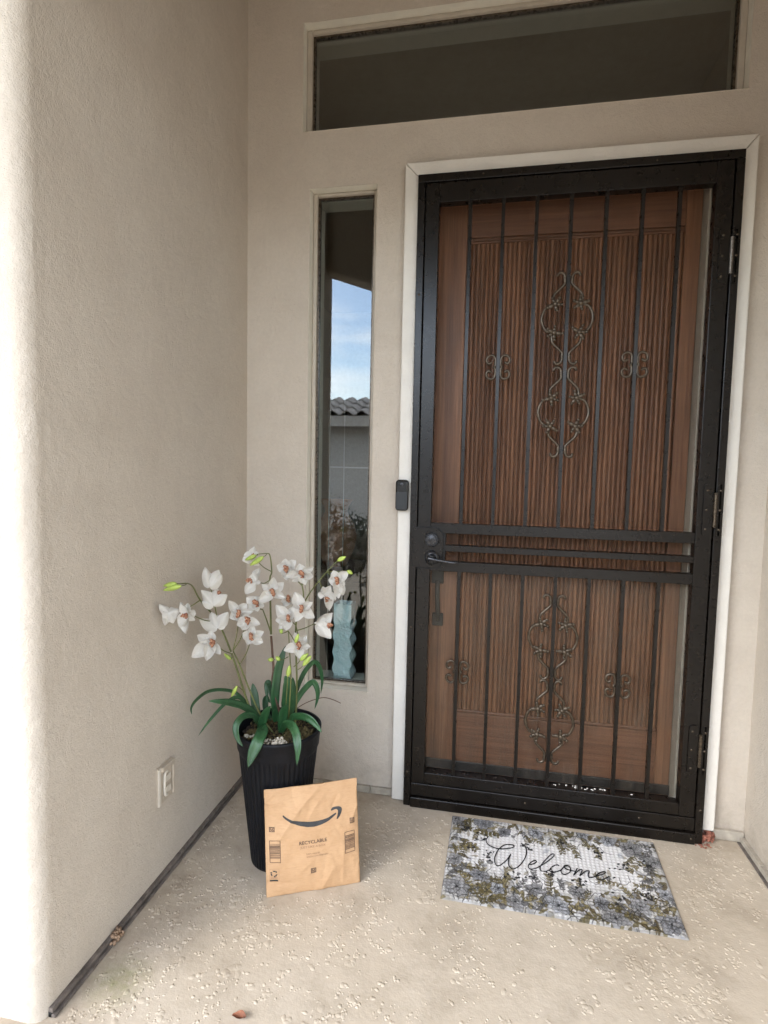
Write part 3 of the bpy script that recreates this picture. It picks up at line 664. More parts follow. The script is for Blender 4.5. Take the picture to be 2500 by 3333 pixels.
ink_mesh('logo', [sp2(sm), sp2(ah)], M['ink'])
def bar4(a, b, c, d, s0, s1, t0, t1):                   # sub-rectangle of a quad a(TL) b(TR) c(BR) d(BL)
    def P(s, t): return ((1-t)*((1-s)*a[0]+s*b[0])+t*((1-s)*d[0]+s*c[0]), (1-t)*((1-s)*a[1]+s*b[1])+t*((1-s)*d[1]+s*c[1]))
    return [P(s0, t0), P(s0, t1), P(s1, t1), P(s1, t0)]
def barcode(q, seed):
    r = random.Random(seed); po = [bar4(*q, 0, 1, 0, .026), bar4(*q, 0, 1, .974, 1), bar4(*q, 0, .05, .027, .973), bar4(*q, .95, 1, .027, .973)]
    t = 0.17
    while t < 0.82:
        h = r.choice((.008, .010, .012, .022, .030)); po.append(bar4(*q, .055, .945, t, t+h)); t += h+r.choice((.012, .016, .02, .028))
    return po
ink_mesh('barcode', barcode(((450, 840), (569, 825), (576, 1069), (459, 1081)), 3), M['ink_brown'])
ink_mesh('barcode', barcode(((1257, 737), (1367, 715), (1375, 943), (1264, 969)), 5), M['ink_brown'])
for q in (((448, 696), (507, 690), (508, 743), (450, 749)), ((1312, 584), (1364, 578), (1366, 636), (1315, 643)), ((897, 1123), (954, 1113), (955, 1168), (899, 1179))):
    po = [bar4(*q, 0, 1, 0, .16), bar4(*q, 0, .14, .161, 1), bar4(*q, .86, 1, .161, 1), bar4(*q, .141, .859, .86, 1)]
    P = lambda s, t: bar4(*q, s, s, t, t)[0]
    po += [[P(.2, .22), P(.2, .62), P(.42, .40), P(.30, .22)], [P(.2, .8), P(.36, .8), P(.8, .34), P(.8, .2), P(.70, .2)], [P(.5, .8), P(.8, .8), P(.8, .5)]]
    ink_mesh('printed_mark', po, M['ink_brown'])
# recycling label: three chasing arrows over a dark bar
cx_, cy_, rr_ = 503, 1196, 37; po = []
for k in range(3):
    a = math.radians(-90+120*k)
    def L(r, d): return (cx_+r*rr_*math.cos(a+math.radians(d)), cy_+r*rr_*math.sin(a+math.radians(d)))
    po.append([L(1.05, -26), L(1.05, 26), L(0.70, 40), L(0.62, -16)]); po.append([L(0.98, 34), L(1.18, 46), L(0.86, 68), L(0.48, 50), L(0.70, 46)])
ink_mesh('recycling_mark', po+[[(458, 1266), (458, 1284), (548, 1279), (548, 1261)]], M['ink'])
ink_mesh('recycling_border', [bar4((457, 1148), (556, 1138), (560, 1280), (457, 1286), *r) for r in ((0, 1, 0, .014), (0, .018, .015, .85), (.982, 1, .015, .9))]+[bar4((465, 1236), (545, 1229), (545, 1256), (465, 1262), 0.05, .95, t, t+.16) for t in (.1, .45)], M['ink_faint'])
def text_ink(name, s, q, mat, bold=0.0):
    c = bpy.data.curves.new(name, 'FONT'); c.body = s; c.size = 1; c.offset = bold; c.resolution_u = 2
    o = bpy.data.objects.new(name, c); COL.objects.link(o); bpy.context.view_layer.update()
    me = bpy.data.meshes.new_from_object(o.evaluated_get(bpy.context.evaluated_depsgraph_get())); bpy.data.objects.remove(o)
    xs = [v.co.x for v in me.vertices]; ys = [v.co.y for v in me.vertices]; x0, x1, y0, y1 = min(xs), max(xs), min(ys), max(ys)
    bm = bmesh.new(); bm.from_mesh(me); bpy.data.meshes.remove(me)
    for v in bm.verts:
        p = bar4(*q, (v.co.x-x0)/(x1-x0), 0, 1-(v.co.y-y0)/(y1-y0), 0)[0]; a, b = buv(*p); v.co = (a, b, 0)
    return finish_ink(name, bm, mat)
text_ink('lettering', 'RECYCLABLE', ((770, 831), (1064, 787), (1068, 824), (771, 870)), M['ink_brown'], 0.016)
text_ink('lettering', 'JUST LIKE A BOX', ((781, 887), (1051, 848), (1054, 876), (783, 920)), M['ink_faint'], 0.0)
text_ink('lettering', 'Learn more at', ((848, 954), (988, 935), (990, 954), (849, 974)), M['ink_faint'], 0.006)
text_ink('lettering', 'amazon.com/thismailer', ((849, 984), (1084, 946), (1086, 966), (850, 1006)), M['ink_faint'], 0.006)

# ------------------------------------------------------------------ doormat with its printed flowers
MQ = [Vector((0.760, -0.444)), Vector((1.371, -0.447)), Vector((1.387, -0.076)), Vector((0.767, -0.0775))]     # BL BR TR TL
def mpos(s, t): return (MQ[0]*(1-s)+MQ[1]*s)*(1-t)+(MQ[3]*(1-s)+MQ[2]*s)*t
NXm, NYm = 640, 386; LX, LY = 0.615, 0.368
gx, gy = np.meshgrid(np.linspace(0, LX, NXm), np.linspace(0, LY, NYm))
colr = np.zeros((NYm, NXm, 3)); colr[:] = (0.69, 0.67, 0.655)
def win(x0, x1, y0, y1):
    i0 = max(0, int(x0/LX*(NXm-1))-2); i1 = min(NXm, int(x1/LX*(NXm-1))+4); j0 = max(0, int(y0/LY*(NYm-1))-2); j1 = min(NYm, int(y1/LY*(NYm-1))+4)
    return (slice(j0, max(j1, j0)), slice(i0, max(i1, i0)))
def paint(w_, mask, c, a=1.0):
    m = (np.clip(mask, 0, 1)*a)[..., None]; colr[w_] = colr[w_]*(1-m)+np.array(c)*m
def soft(d, w=0.0009): return np.clip(0.5-d/w, 0, 1)
def leafp(cx, cy, ang, L, Wd, c, a=1.0, line=None, rib=True):
    w_ = win(cx-L, cx+L, cy-L, cy+L); X, Y_ = gx[w_], gy[w_]
    ca, sa = math.cos(ang), math.sin(ang); px = (X-cx)*ca+(Y_-cy)*sa; py = -(X-cx)*sa+(Y_-cy)*ca
    t = np.clip(px/L, 0, 1); hw = Wd*np.sin(np.pi*t**0.8)**0.8; d = np.where((px > 0) & (px < L), np.abs(py)-hw, 1.0)
    paint(w_, soft(d), c, a)
    if line is not None:
        paint(w_, soft(np.abs(d+0.0006)-0.0005), line, 0.9)
        if rib: paint(w_, soft(np.where((px > 0) & (px < L*.85), np.abs(py)-0.0003, 1)), line, 0.6)
def segp(pts, wd, c, a=1.0):
    xs_, ys_ = [p[0] for p in pts], [p[1] for p in pts]; w_ = win(min(xs_)-.003, max(xs_)+.003, min(ys_)-.003, max(ys_)+.003); X, Y_ = gx[w_], gy[w_]
    d = np.full(X.shape, 9.0)
    for (x0, y0), (x1, y1) in zip(pts[:-1], pts[1:]):
        dx, dy = x1-x0, y1-y0; k = np.clip(((X-x0)*dx+(Y_-y0)*dy)/(dx*dx+dy*dy+1e-12), 0, 1); d = np.minimum(d, np.hypot(X-x0-k*dx, Y_-y0-k*dy))
    paint(w_, soft(d-wd), c, a)
def disc(x, y, r, c, a=1.0, sq=1.0, ring=None):
    w_ = win(x-r*1.3, x+r*1.3, y-r*1.3, y+r*1.3); d = np.hypot(gx[w_]-x, (gy[w_]-y)*sq)-r; paint(w_, soft(d), c, a)
    if ring is not None: paint(w_, soft(np.abs(d)-.0005), ring, .85)
OL1, OL2, GR1, GR2, BLK, LIN = (0.105, 0.082, 0.026), (0.195, 0.158, 0.070), (0.115, 0.11, 0.108), (0.24, 0.235, 0.235), (0.008, 0.008, 0.009), (0.016, 0.015, 0.013)
rr = random.Random(21)
def edge_pt(depth):                                     # a place in the flowered border, thicker at the foot of the mat
    while True:
        x, y = rr.uniform(0, LX), rr.uniform(0, LY)
        lim_b = 0.150+0.03*math.sin(x*17); lim_t = LY-0.092-0.02*math.sin(x*23+1)
        if y < lim_b*depth or y > LY-(LY-lim_t)*depth or x < 0.06*depth or x > LX-0.085*depth: return x, y
bmask = np.clip((0.125+0.03*np.sin(gx*17)-gy)/0.05, 0, 1)+np.clip((gy-(LY-0.065-0.02*np.sin(gx*23+1)))/0.03, 0, 1)+np.clip((0.05-gx)/.03, 0, 1)+np.clip((gx-(LX-.06))/.03, 0, 1)
wash = 0.5+0.5*np.sin(gx*61+3*np.sin(gy*53))*np.sin(gy*71+2*np.sin(gx*37)); full = (slice(None), slice(None))
paint(full, np.clip(bmask, 0, 1), (0.36, 0.36, 0.37), .45); paint(full, np.clip(bmask, 0, 1)*wash, (0.19, 0.16, 0.09), .55)
for i in range(240): x, y = edge_pt(1.02); leafp(x, y, rr.uniform(0, 6.28), rr.uniform(.012, .035), rr.uniform(.003, .008), rr.choice((GR2, (0.36, .37, .40), OL2)), 0.6)
for i in range(200): x, y = edge_pt(0.60); leafp(x, y, rr.uniform(0, 6.28), rr.uniform(.02, .05), rr.uniform(.003, .008), rr.choice((OL1, OL2, (0.085, .06, .02))), 0.9)
def sprig(x, y, ang, L, c):
    pts = [(x, y)]; a = ang
    for k in range(6): a += rr.uniform(-.3, .3); x += math.cos(a)*L/6; y += math.sin(a)*L/6; pts.append((x, y))
    segp(pts, 0.0010, LIN, 0.95)
    for k in range(1, 7):
        for s in (-1, 1): leafp(*pts[k], a+s*rr.uniform(.6, 1.1), L*.24, L*.062, c, 0.9, LIN if rr.random() < .3 else None)
for i in range(80):
    x, y = edge_pt(0.85); sprig(x, y, math.atan2(LY*.5-y, (LX*.5-x)*.5)+rr.uniform(-.9, .9), rr.uniform(.035, .075), rr.choice((OL1, OL1, OL2, GR1)))
def flowerp(x, y, R, n, c):
    ph = rr.uniform(0, 6)
    for ring, k0 in ((1.0, .42), (.62, .38)):
        for k in range(n):
            kk = rr.uniform(.8, 1.4); q = ph+ring*2+k*6.283/n+rr.uniform(-.2, .2); L = R*ring*rr.uniform(.75, 1.15)
            leafp(x, y, q, L, L*k0, tuple(v*kk for v in c), 0.92, LIN, rib=False)
            for e in (-.14, .14): segp([(x+math.cos(q+e)*L*.2, y+math.sin(q+e)*L*.2), (x+math.cos(q+e)*L*.7, y+math.sin(q+e)*L*.7)], 0.0004, LIN, 0.8)
    for k in range(12): a = rr.uniform(0, 6.283); segp([(x, y), (x+math.cos(a)*R*.4, y+math.sin(a)*R*.4)], 0.0004, BLK, 0.9)
    disc(x, y, R*.11, BLK, .9)
for x, y, R in ((.035, .045, .045), (.09, .10, .028), (.02, .15, .03), (.30, .040, .038), (.36, .09, .028), (.45, .03, .038), (.52, .075, .032), (.585, .03, .04), (.20, .03, .03), (.15, .065, .025), (.10, LY-.03, .034), (.17, LY-.05, .028), (.27, LY-.035, .028), (.55, LY-.045, .042), (.48, LY-.03, .03), (.60, LY-.10, .03), (.015, LY-.02, .03), (.595, .14, .026), (.40, LY-.02, .024), (.25, .08, .024), (.41, .07, .024)):
    flowerp(x+rr.uniform(-.01, .01), y+rr.uniform(-.008, .008), R, rr.choice((5, 6, 7)), rr.choice((GR2, (0.2, .2, .21), (0.30, .305, .32))))
for i in range(44):                                     # round poppy heads, outlined
    x, y = edge_pt(1.0); r0 = rr.uniform(.005, .010); disc(x, y, r0, rr.choice((GR1, GR2)), .85, 1.2, LIN)
    segp([(x, y-r0*.8), (x+rr.uniform(-.02, .02), y-r0-rr.uniform(.01, .03))], .0006, LIN, .85)
def berries(x, y, n):
    for k in range(n):
        bx, by = x+rr.gauss(0, .011), y+rr.gauss(0, .009); segp([(x, y-.012), (bx, by)], .0005, BLK, .9); disc(bx, by, rr.uniform(.0022, .0045), BLK, .97)
for x, y in ((.125, .195), (.235, LY-.105), (.30, .15), (.375, .135), (.50, .23), (.55, .125), (.245, .125), (.44, LY-.085), (.05, .30), (.10, LY-.10), (.19, .12), (.57, LY-.12), (.06, .22), (.34, LY-.06), (.47, .10)): berries(x, y, rr.randint(7, 12))
for i in range(190): x, y = edge_pt(0.92); a = rr.uniform(0, 6.28); segp([(x, y), (x+.02*math.cos(a), y+.02*math.sin(a)), (x+.04*math.cos(a+.5), y+.04*math.sin(a+.5))], .0009, LIN, .9)
pit = 0.0122
wf = (np.sin(np.pi*gx/pit)**2)*(np.sin(np.pi*gy/pit)**2)
hz = 0.0046+0.0024*wf
edge = np.minimum(np.minimum(gx, LX-gx), np.minimum(gy, LY-gy)); hz = np.where(edge < 0.0025, 0.0040, hz); hz[edge < 1e-9] = 0.0008
colr[edge < 0.003] *= 0.7
def mat_print():
    m, t, b = newmat('printed_cotton'); a = nd(t, 'VertexColor', layer_name='print')
    v = coord(t); c = mixc(t, mul(t, noise_fac(t, 500, 3, .6, v), 0.08), a.outputs[0], (0.30, 0.29, 0.28))
    t.links.new(c, b.inputs['Base Color']); b.inputs['Roughness'].default_value = 0.9; b.inputs['Specular IOR Level'].default_value = 0.2
    bump(t, b, noise_fac(t, 700, 3, .6, v), .0006); return m
M['print'] = mat_print()
MT = empty('doormat', (1.07, -0.26, 0.0), 'white waffle doormat printed with grey and olive flowers and a greeting', 'doormat')
V = []
for j in range(NYm):
    for i in range(NXm):
        q = mpos(i/(NXm-1), j/(NYm-1)); lift = 0.0022*noise.noise((gx[j, i]*7, gy[j, i]*9, 0.5))+0.002; V.append((q.x, q.y, max(0.0006, hz[j, i]+max(0, lift)*min(1, edge[j, i]/.01))))
F = [(j*NXm+i, j*NXm+i+1, (j+1)*NXm+i+1, (j+1)*NXm+i) for j in range(NYm-1) for i in range(NXm-1)]
mo = mesh_obj('mat', V, F, M['print'], MT, smooth=True)
ca = mo.data.color_attributes.new('print', 'FLOAT_COLOR', 'POINT')
ca.data.foreach_set('color', np.concatenate([colr.reshape(-1, 3), np.ones((NXm*NYm, 1))], 1).astype(np.float32).ravel())
STR = [[(350, 520), (326, 555), (342, 598), (395, 630), (460, 647), (540, 646), (600, 636), (616, 614), (572, 604), (508, 612), (450, 662), (416, 738), (420, 800), (452, 826), (500, 800), (545, 758), (582, 703), (560, 760), (562, 822), (602, 856), (652, 840), (700, 790), (736, 730), (746, 670), (730, 620), (690, 592)],
       [(768, 815), (805, 808), (846, 788), (840, 770), (805, 780), (770, 810), (766, 842), (792, 859), (840, 851), (890, 826), (960, 782), (1020, 732), (1031, 706), (1004, 705), (950, 755), (902, 810), (886, 850), (902, 879), (950, 881), (1010, 856)],
       [(1085, 824), (1062, 815), (1012, 835), (986, 868), (1002, 887), (1050, 889), (1108, 866)],
       [(1180, 824), (1140, 831), (1106, 870), (1112, 902), (1150, 913), (1195, 891), (1202, 852), (1172, 820), (1132, 830), (1168, 862), (1248, 882)],
       [(1272, 850), (1252, 890), (1236, 922), (1288, 872), (1322, 865), (1312, 900), (1302, 926), (1358, 882), (1396, 880), (1386, 912), (1392, 942), (1422, 946), (1472, 930)],
       [(1472, 930), (1540, 911), (1566, 891), (1542, 885), (1490, 906), (1466, 936), (1482, 961), (1532, 969), (1604, 934)], [(1642, 952), (1668, 946)]]
mb = MB()
for st in STR:
    pts = []
    for p in spline([on_floor(1480+a/3.19, 2560+b/3.19, 0.0085) for a, b in st], 5): pts.append((p.x, p.y, 0.0088))
    mb.tube(pts, 0.0015, 6)
M['ink_mat'] = mat_plain('mat_ink', (0.010, 0.010, 0.010), 0.9, spec=0.2); mb.build('lettering', M['ink_mat'], MT, smooth=True)

# ------------------------------------------------------------------ ribbed pot
PC = Vector((0.2758, -0.3783, 0.0)); PH, PRT, PRB = 0.3967, 0.1229, 0.0765
PT = empty('ribbed_pot', PC, 'tall tapered black ribbed plastic pot in the corner', 'pot')
def potr(z): return PRB+(PRT-0.004-PRB)*z/PH
prof = [(0.001, 0.0), (PRB-.004, 0.0), (PRB, 0.004)]+[(potr(z), z) for z in np.linspace(0.012, PH-0.068, 9)]+[(potr(PH-.062)+.0012, PH-0.060), (potr(PH-.05)+.003, PH-0.052), (PRT-.0025, PH-0.012), (PRT, PH-0.008), (PRT, PH-.002), (PRT-.002, PH), (PRT-.006, PH), (PRT-.008, PH-.003), (PRT-.013, PH-.03), (PRT-.02, PH-.08)]
NRIB = 46
def prib(i, a, r):
    if 3 <= i <= 11: return r-0.0030*(0.5-0.5*math.cos(NRIB*a))**1.6*(1 if i not in (3,) else .3)
    return r
MB().lathe(prof, PC, NRIB*8, rfun=prib).build('pot', M['potplastic'], PT, smooth=True, sharp=50)
M['soil'] = mat_plain('dark_bark', (0.035, 0.024, 0.016), 0.95, var=0.5, scale=120, bd=.004, bscale=90)
M['moss'] = mat_plain('dry_moss', (0.15, 0.115, 0.045), 0.95, var=0.5, scale=150, bd=.003, bscale=260)
M['perlite'] = mat_plain('pale_pebble', (0.58, 0.52, 0.42), 0.8, var=0.2, scale=150)
SZ = PH-0.020
mb = MB()
for i in range(240):
    a, q = random.uniform(0, 6.283), math.sqrt(random.random())*0.098
    mb.blob((PC.x+q*math.cos(a), PC.y+q*math.sin(a), SZ-0.006+random.uniform(-.003, .005)), random.uniform(.006, .013), random.uniform(.006, .012), random.uniform(.004, .008), 6, 4, jit=.3)
o = mb.build('potting_bark', M['soil'], None); tag(o, 'dark bark filling the black pot under the orchids', 'soil'); o['kind'] = 'stuff'
mb = MB()
for cx, cy, n, sp in ((-.055, -.040, 60, .018), (.065, -.02, 80, .022), (.02, -.06, 40, .02), (-.01, .04, 40, .03)):
    for i in range(n):
        mx_, my_ = cx+random.gauss(0, sp), cy+random.gauss(0, sp*.8); mk = min(1, .098/max(1e-6, math.hypot(mx_, my_)))
        mb.blob((PC.x+mx_*mk, PC.y+my_*mk, SZ+random.uniform(-.004, .010)), random.uniform(.003, .008), random.uniform(.003, .008), random.uniform(.002, .006), 6, 4, jit=.4)
for i in range(150):
    a, q = random.uniform(0, 6.283), math.sqrt(random.random())*.09; p = Vector((PC.x+q*math.cos(a), PC.y+q*math.sin(a), SZ+.006)); d = Vector((random.gauss(0, 1), random.gauss(0, 1), random.gauss(0.2, .4))).normalized()*random.uniform(.012, .035)
    mb.tube([p, p+d*.5+Vector((0, 0, .006)), p+d], 0.0006, 4, cap=False)
o = mb.build('dry_moss', M['moss'], None, smooth=True); tag(o, 'tufts of brown green dry moss on the potting bark', 'moss'); o['kind'] = 'stuff'
mb = MB()
for i in range(130):
    if i < 95: x, y = random.gauss(.030, .012), random.gauss(-.082, .009)
    else: x, y = random.choice(((-.06, -.065), (-.02, -.088), (.075, -.05), (0, -.09)))+np.array((random.gauss(0, .010), random.gauss(0, .005)))
    if math.hypot(x, y) > .104: continue
    mb.blob((PC.x+x, PC.y+y, SZ+.004+random.uniform(0, .012)), *(random.uniform(.0018, .0048) for _ in range(3)), 6, 4, jit=.3)
o = mb.build('pale_pebbles', M['perlite'], None); tag(o, 'small heap of cream pebbles at the front of the pot', 'pebbles'); o['kind'] = 'stuff'
# ------------------------------------------------------------------ orchids
def mat_leaf():
    m, t, b = newmat('orchid_leaf'); v = coord(t)
    c = mixc(t, noise_fac(t, 12, 4, .6, v, .3, .7), (0.011, 0.045, 0.015), (0.030, 0.105, 0.036))
    c = mixc(t, mul(t, noise_fac(t, 1.0, 4, .6, coord(t, (60, 60, 7)), .5, .8), .6), c, (0.06, 0.15, 0.05))
    t.links.new(c, b.inputs['Base Color']); b.inputs['Roughness'].default_value = 0.33; b.inputs['Specular IOR Level'].default_value = .6
    bump(t, b, noise_fac(t, 1.0, 3, .6, coord(t, (420, 420, 30)), .3, .7), .0006); return m
def mat_petal():
    m, t, b = newmat('orchid_petal'); v = coord(t)
    c = mixc(t, mul(t, noise_fac(t, 60, 4, .6, v, .35, .75), .35), (0.82, 0.785, 0.71), (0.60, 0.545, 0.46))
    t.links.new(c, b.inputs['Base Color']); b.inputs['Roughness'].default_value = 0.75; b.inputs['Specular IOR Level'].default_value = .2
    # thin cloth lets some light through
    tl = nd(t, 'BsdfTranslucent'); tl.inputs[0].default_value = (0.78, 0.74, 0.68, 1); ms = nd(t, 'MixShader'); ms.inputs[0].default_value = .18
    t.links.new(b.outputs[0], ms.inputs[1]); t.links.new(tl.outputs[0], ms.inputs[2]); t.links.new(ms.outputs[0], t.nodes['Material Output'].inputs[0])
    bump(t, b, noise_fac(t, 1.0, 3, .6, coord(t, (300, 300, 300)), .3, .7), .0008); return m
def mat_lip():
    m, t, b = newmat('orchid_lip'); v = coord(t)
    c = mixc(t, noise_fac(t, 230, 4, .6, v, .38, .62), (0.20, 0.065, 0.033), (0.52, 0.28, 0.16))
    c = mixc(t, noise_fac(t, 120, 3, .5, v, .56, .64), c, (0.15, 0.035, 0.022)); t.links.new(c, b.inputs['Base Color']); b.inputs['Roughness'].default_value = .7; return m
M['leaf'] = mat_leaf(); M['petal'] = mat_petal(); M['lip'] = mat_lip()
M['bud'] = mat_plain('orchid_bud', (0.34, 0.43, 0.085), .55, var=.25, scale=60)
M['stem'] = mat_plain('orchid_stem', (0.115, 0.125, 0.035), .6, var=.35, scale=30)
M['stem_b'] = mat_plain('orchid_stem_brown', (0.10, 0.052, 0.032), .65, var=.4, scale=40)
M['twine'] = mat_plain('stem_tie', (0.55, 0.50, 0.42), .8)
A = lambda x, y: (500+x/4.608, 1780+y/4.608)
Bz = lambda x, y: (780+x/4.366, 1760+y/4.366)
Cz = lambda x, y: (600+x/3.318, 2120+y/3.318)
MINX = 0.022
def p3(px, Y):
    p = at(px[0], px[1], Y); k = 0
    while p.x < MINX and k < 60: Y -= 0.008; p = at(px[0], px[1], Y); k += 1
    return p
def petal_meshes():
    out = []
    for k in range(14):
        V = []; F = []; nu, nv_ = 6, 9; wd = random.uniform(.31, .42); cup = random.uniform(.35, .75); rf = random.uniform(.03, .08); tipc = random.uniform(-.30, .12)
        for j in range(nv_+1):
            t = j/nv_; hw = wd*(math.sin(math.pi*min(1, (t*0.93+0.055))**0.85)**0.75)
            for i in range(nu+1):
                s = i/nu*2-1
                z = cup*(s*s)*0.5*hw/wd+0.16*math.sin(math.pi*t)*(-1)*.5+tipc*t*t+rf*math.sin(5*s+7*t+k)*abs(s)-.04*math.exp(-(s/.18)**2)
                V.append((t, s*hw*(1+.06*math.sin(9*t+k*2+s)), z))
        for j in range(nv_):
            for i in range(nu): a = j*(nu+1)+i; F.append((a, a+1, a+nu+2, a+nu+1))
        o = mesh_obj('petal', V, F, M['petal'], None, smooth=True); me = o.data; bpy.data.objects.remove(o); out.append(me)
    return out
PM = petal_meshes()
def lip_mesh():
    mb = MB()
    for i in range(11):
        a = random.uniform(0, 6.28); q = random.uniform(0, .0052); mb.blob((q*math.cos(a)*.85, q*math.sin(a)*1.45, random.uniform(.0, .009)), random.uniform(.0022, .004), random.uniform(.0022, .0045), random.uniform(.002, .004), 7, 4, jit=.25)
    mb.tube([(0, .004, 0), (0, .004, .008), (0, .001, .014)], [.003, .0032, .002], 7)
    o = mb.build('lip', M['lip'], None, smooth=True); me = o.data; bpy.data.objects.remove(o); return me
LM = [lip_mesh() for _ in range(4)]
def flower(root, c2, Y, tips, kind, lip=None):
    c = p3(c2, Y); tocam = (CAM-c).normalized(); base = rootloc(root)
    face = {'f': tocam+Vector((0, 0, .15)), 'b': -tocam*.8+Vector((0, 0, .5)), 'l': -_r*1.0+tocam*.35+Vector((0, 0, -.25)), 'r': _r*1.0+tocam*.35}[kind].normalized()
    lc = c if lip is None else p3(lip, c.y+(.016 if kind == 'b' else -.004))
    q = face.to_track_quat('Z', 'Y').to_matrix().to_4x4()
    fm = (Matrix.Translation(lc-base+(tocam*.004 if kind == 'f' else Vector())) @ q @ Matrix.Rotation(random.uniform(-.4, .4), 4, 'Z') @ Matrix.Scale(1.38 if kind == 'f' else 1.1, 4))
    fo = inst('flower', random.choice(LM), root, fm); inv = fm.inverted()
    cb = c-tocam*(.004 if kind == 'f' else -.002)
    for tp in tips:
        d3 = at(tp[0], tp[1], cb.y)
        d3 = d3 - (d3-cb).dot(tocam)*tocam
        depth = {'f': random.uniform(.0, .012), 'b': random.uniform(-.018, .004), 'l': random.uniform(-.012, .012), 'r': random.uniform(-.012, .012)}[kind]
        e = (d3-cb)+tocam*depth; L = e.length*1.04; ex = e.normalized()
        n = tocam if kind in ('f',) else (tocam*.75+face*.65+Vector((random.uniform(-.3, .3), 0, random.uniform(-.3, .3))))
        if kind == 'b': n = -tocam+Vector((random.uniform(-.35, .35), 0, random.uniform(-.2, .3)))
        ey = n.cross(ex).normalized(); ez = ex.cross(ey).normalized()
        wv = max(.85, min(1.5, 0.036/L))
        mt = Matrix(((ex.x*L, ey.x*L*wv, ez.x*L, cb.x-base.x), (ex.y*L, ey.y*L*wv, ez.y*L, cb.y-base.y), (ex.z*L, ey.z*L*wv, ez.z*L, cb.z-base.z), (0, 0, 0, 1)))
        inst('petal', random.choice(PM), fo, inv @ mt)
    return c
def stemtube(root, pts, r0, r1, mat='stem', nm='stem'):
    sp = spline(pts, 6); n = len(sp); return MB().tube(sp, [r0+(r1-r0)*i/(n-1) for i in range(n)], 7).build(nm, M[mat], root, smooth=True)
def pedicel(root, a, b, r=.0013, sag=.008):
    m_ = (Vector(a)+Vector(b))/2+Vector((0, .004, -sag)); stemtube(root, [a, m_, b], r*1.2, r, 'stem', 'flower_stalk')
def bud(root, a2, b2, Y, r=.0068, stalk=None):
    a, b = p3(a2, Y), p3(b2, Y); d = b-a; n = 8
    pts = [a+d*(i/n) for i in range(n+1)]; rad = [max(.0006, r*math.sin(math.pi*(0.06+.90*(i/n)**.85))**.8) for i in range(n+1)]
    o = MB().tube(pts, rad, 9).build('bud', M['bud'], root, smooth=True)
    if stalk is not None: pedicel(root, stalk, a, .0011, .002)
def leaf(root, pts2, Ys, wpx, twist=0.0, mat='leaf'):
    P_ = [p3(q, Y) for q, Y in zip(pts2, Ys)]; sp = spline(P_, 7); n = len(sp); V = []; F = []; k = 4; prev = None
    for i, p in enumerate(sp):
        t = (sp[min(i+1, n-1)]-sp[max(i-1, 0)]).normalized(); tc_ = (CAM-p).normalized(); nn = (tc_-t*tc_.dot(t)).normalized()
        nn = Matrix.Rotation(math.radians(twist), 3, t) @ nn; sd = t.cross(nn).normalized()
        if prev is not None and sd.dot(prev) < 0: sd = -sd; nn = -nn
        prev = sd; u = i/(n-1); dist = (p-CAM).length
        hw = wpx/3.318*dist/FPX/2*1.0*(min(1, .55+u*1.6) if u < .3 else 1)*max(.03, 1-max(0, (u-.55)/.45)**2.2)
        for j in range(k+1):
            s = j/k*2-1; V.append(p+sd*(s*hw)+nn*(abs(s)*hw*.30-.15*hw))
    for i in range(n-1):
        for j in range(k): a = i*(k+1)+j; F.append((a, a+1, a+k+2, a+k+1))
    o = mesh_obj('leaf', V, F, M[mat], root, smooth=True)
    s = o.modifiers.new('thick', 'SOLIDIFY'); s.thickness = .0009; s.offset = 0
    return o
GRP = 'orchids in the black pot'
OL = empty('orchid', PC+Vector((-.03, -.005, SZ)), 'white orchid spray leaning far left against the side wall', 'orchid', GRP)
OC = empty('orchid', PC+Vector((0.0, .03, SZ)), 'white orchid on the tallest upright stem in the middle of the pot', 'orchid', GRP)
OR = empty('orchid', PC+Vector((.035, -.005, SZ)), 'white orchid on the right, its blooms in front of the narrow window', 'orchid', GRP)
soilp = lambda x, y: Vector((PC.x+x, PC.y+y, SZ-.004))
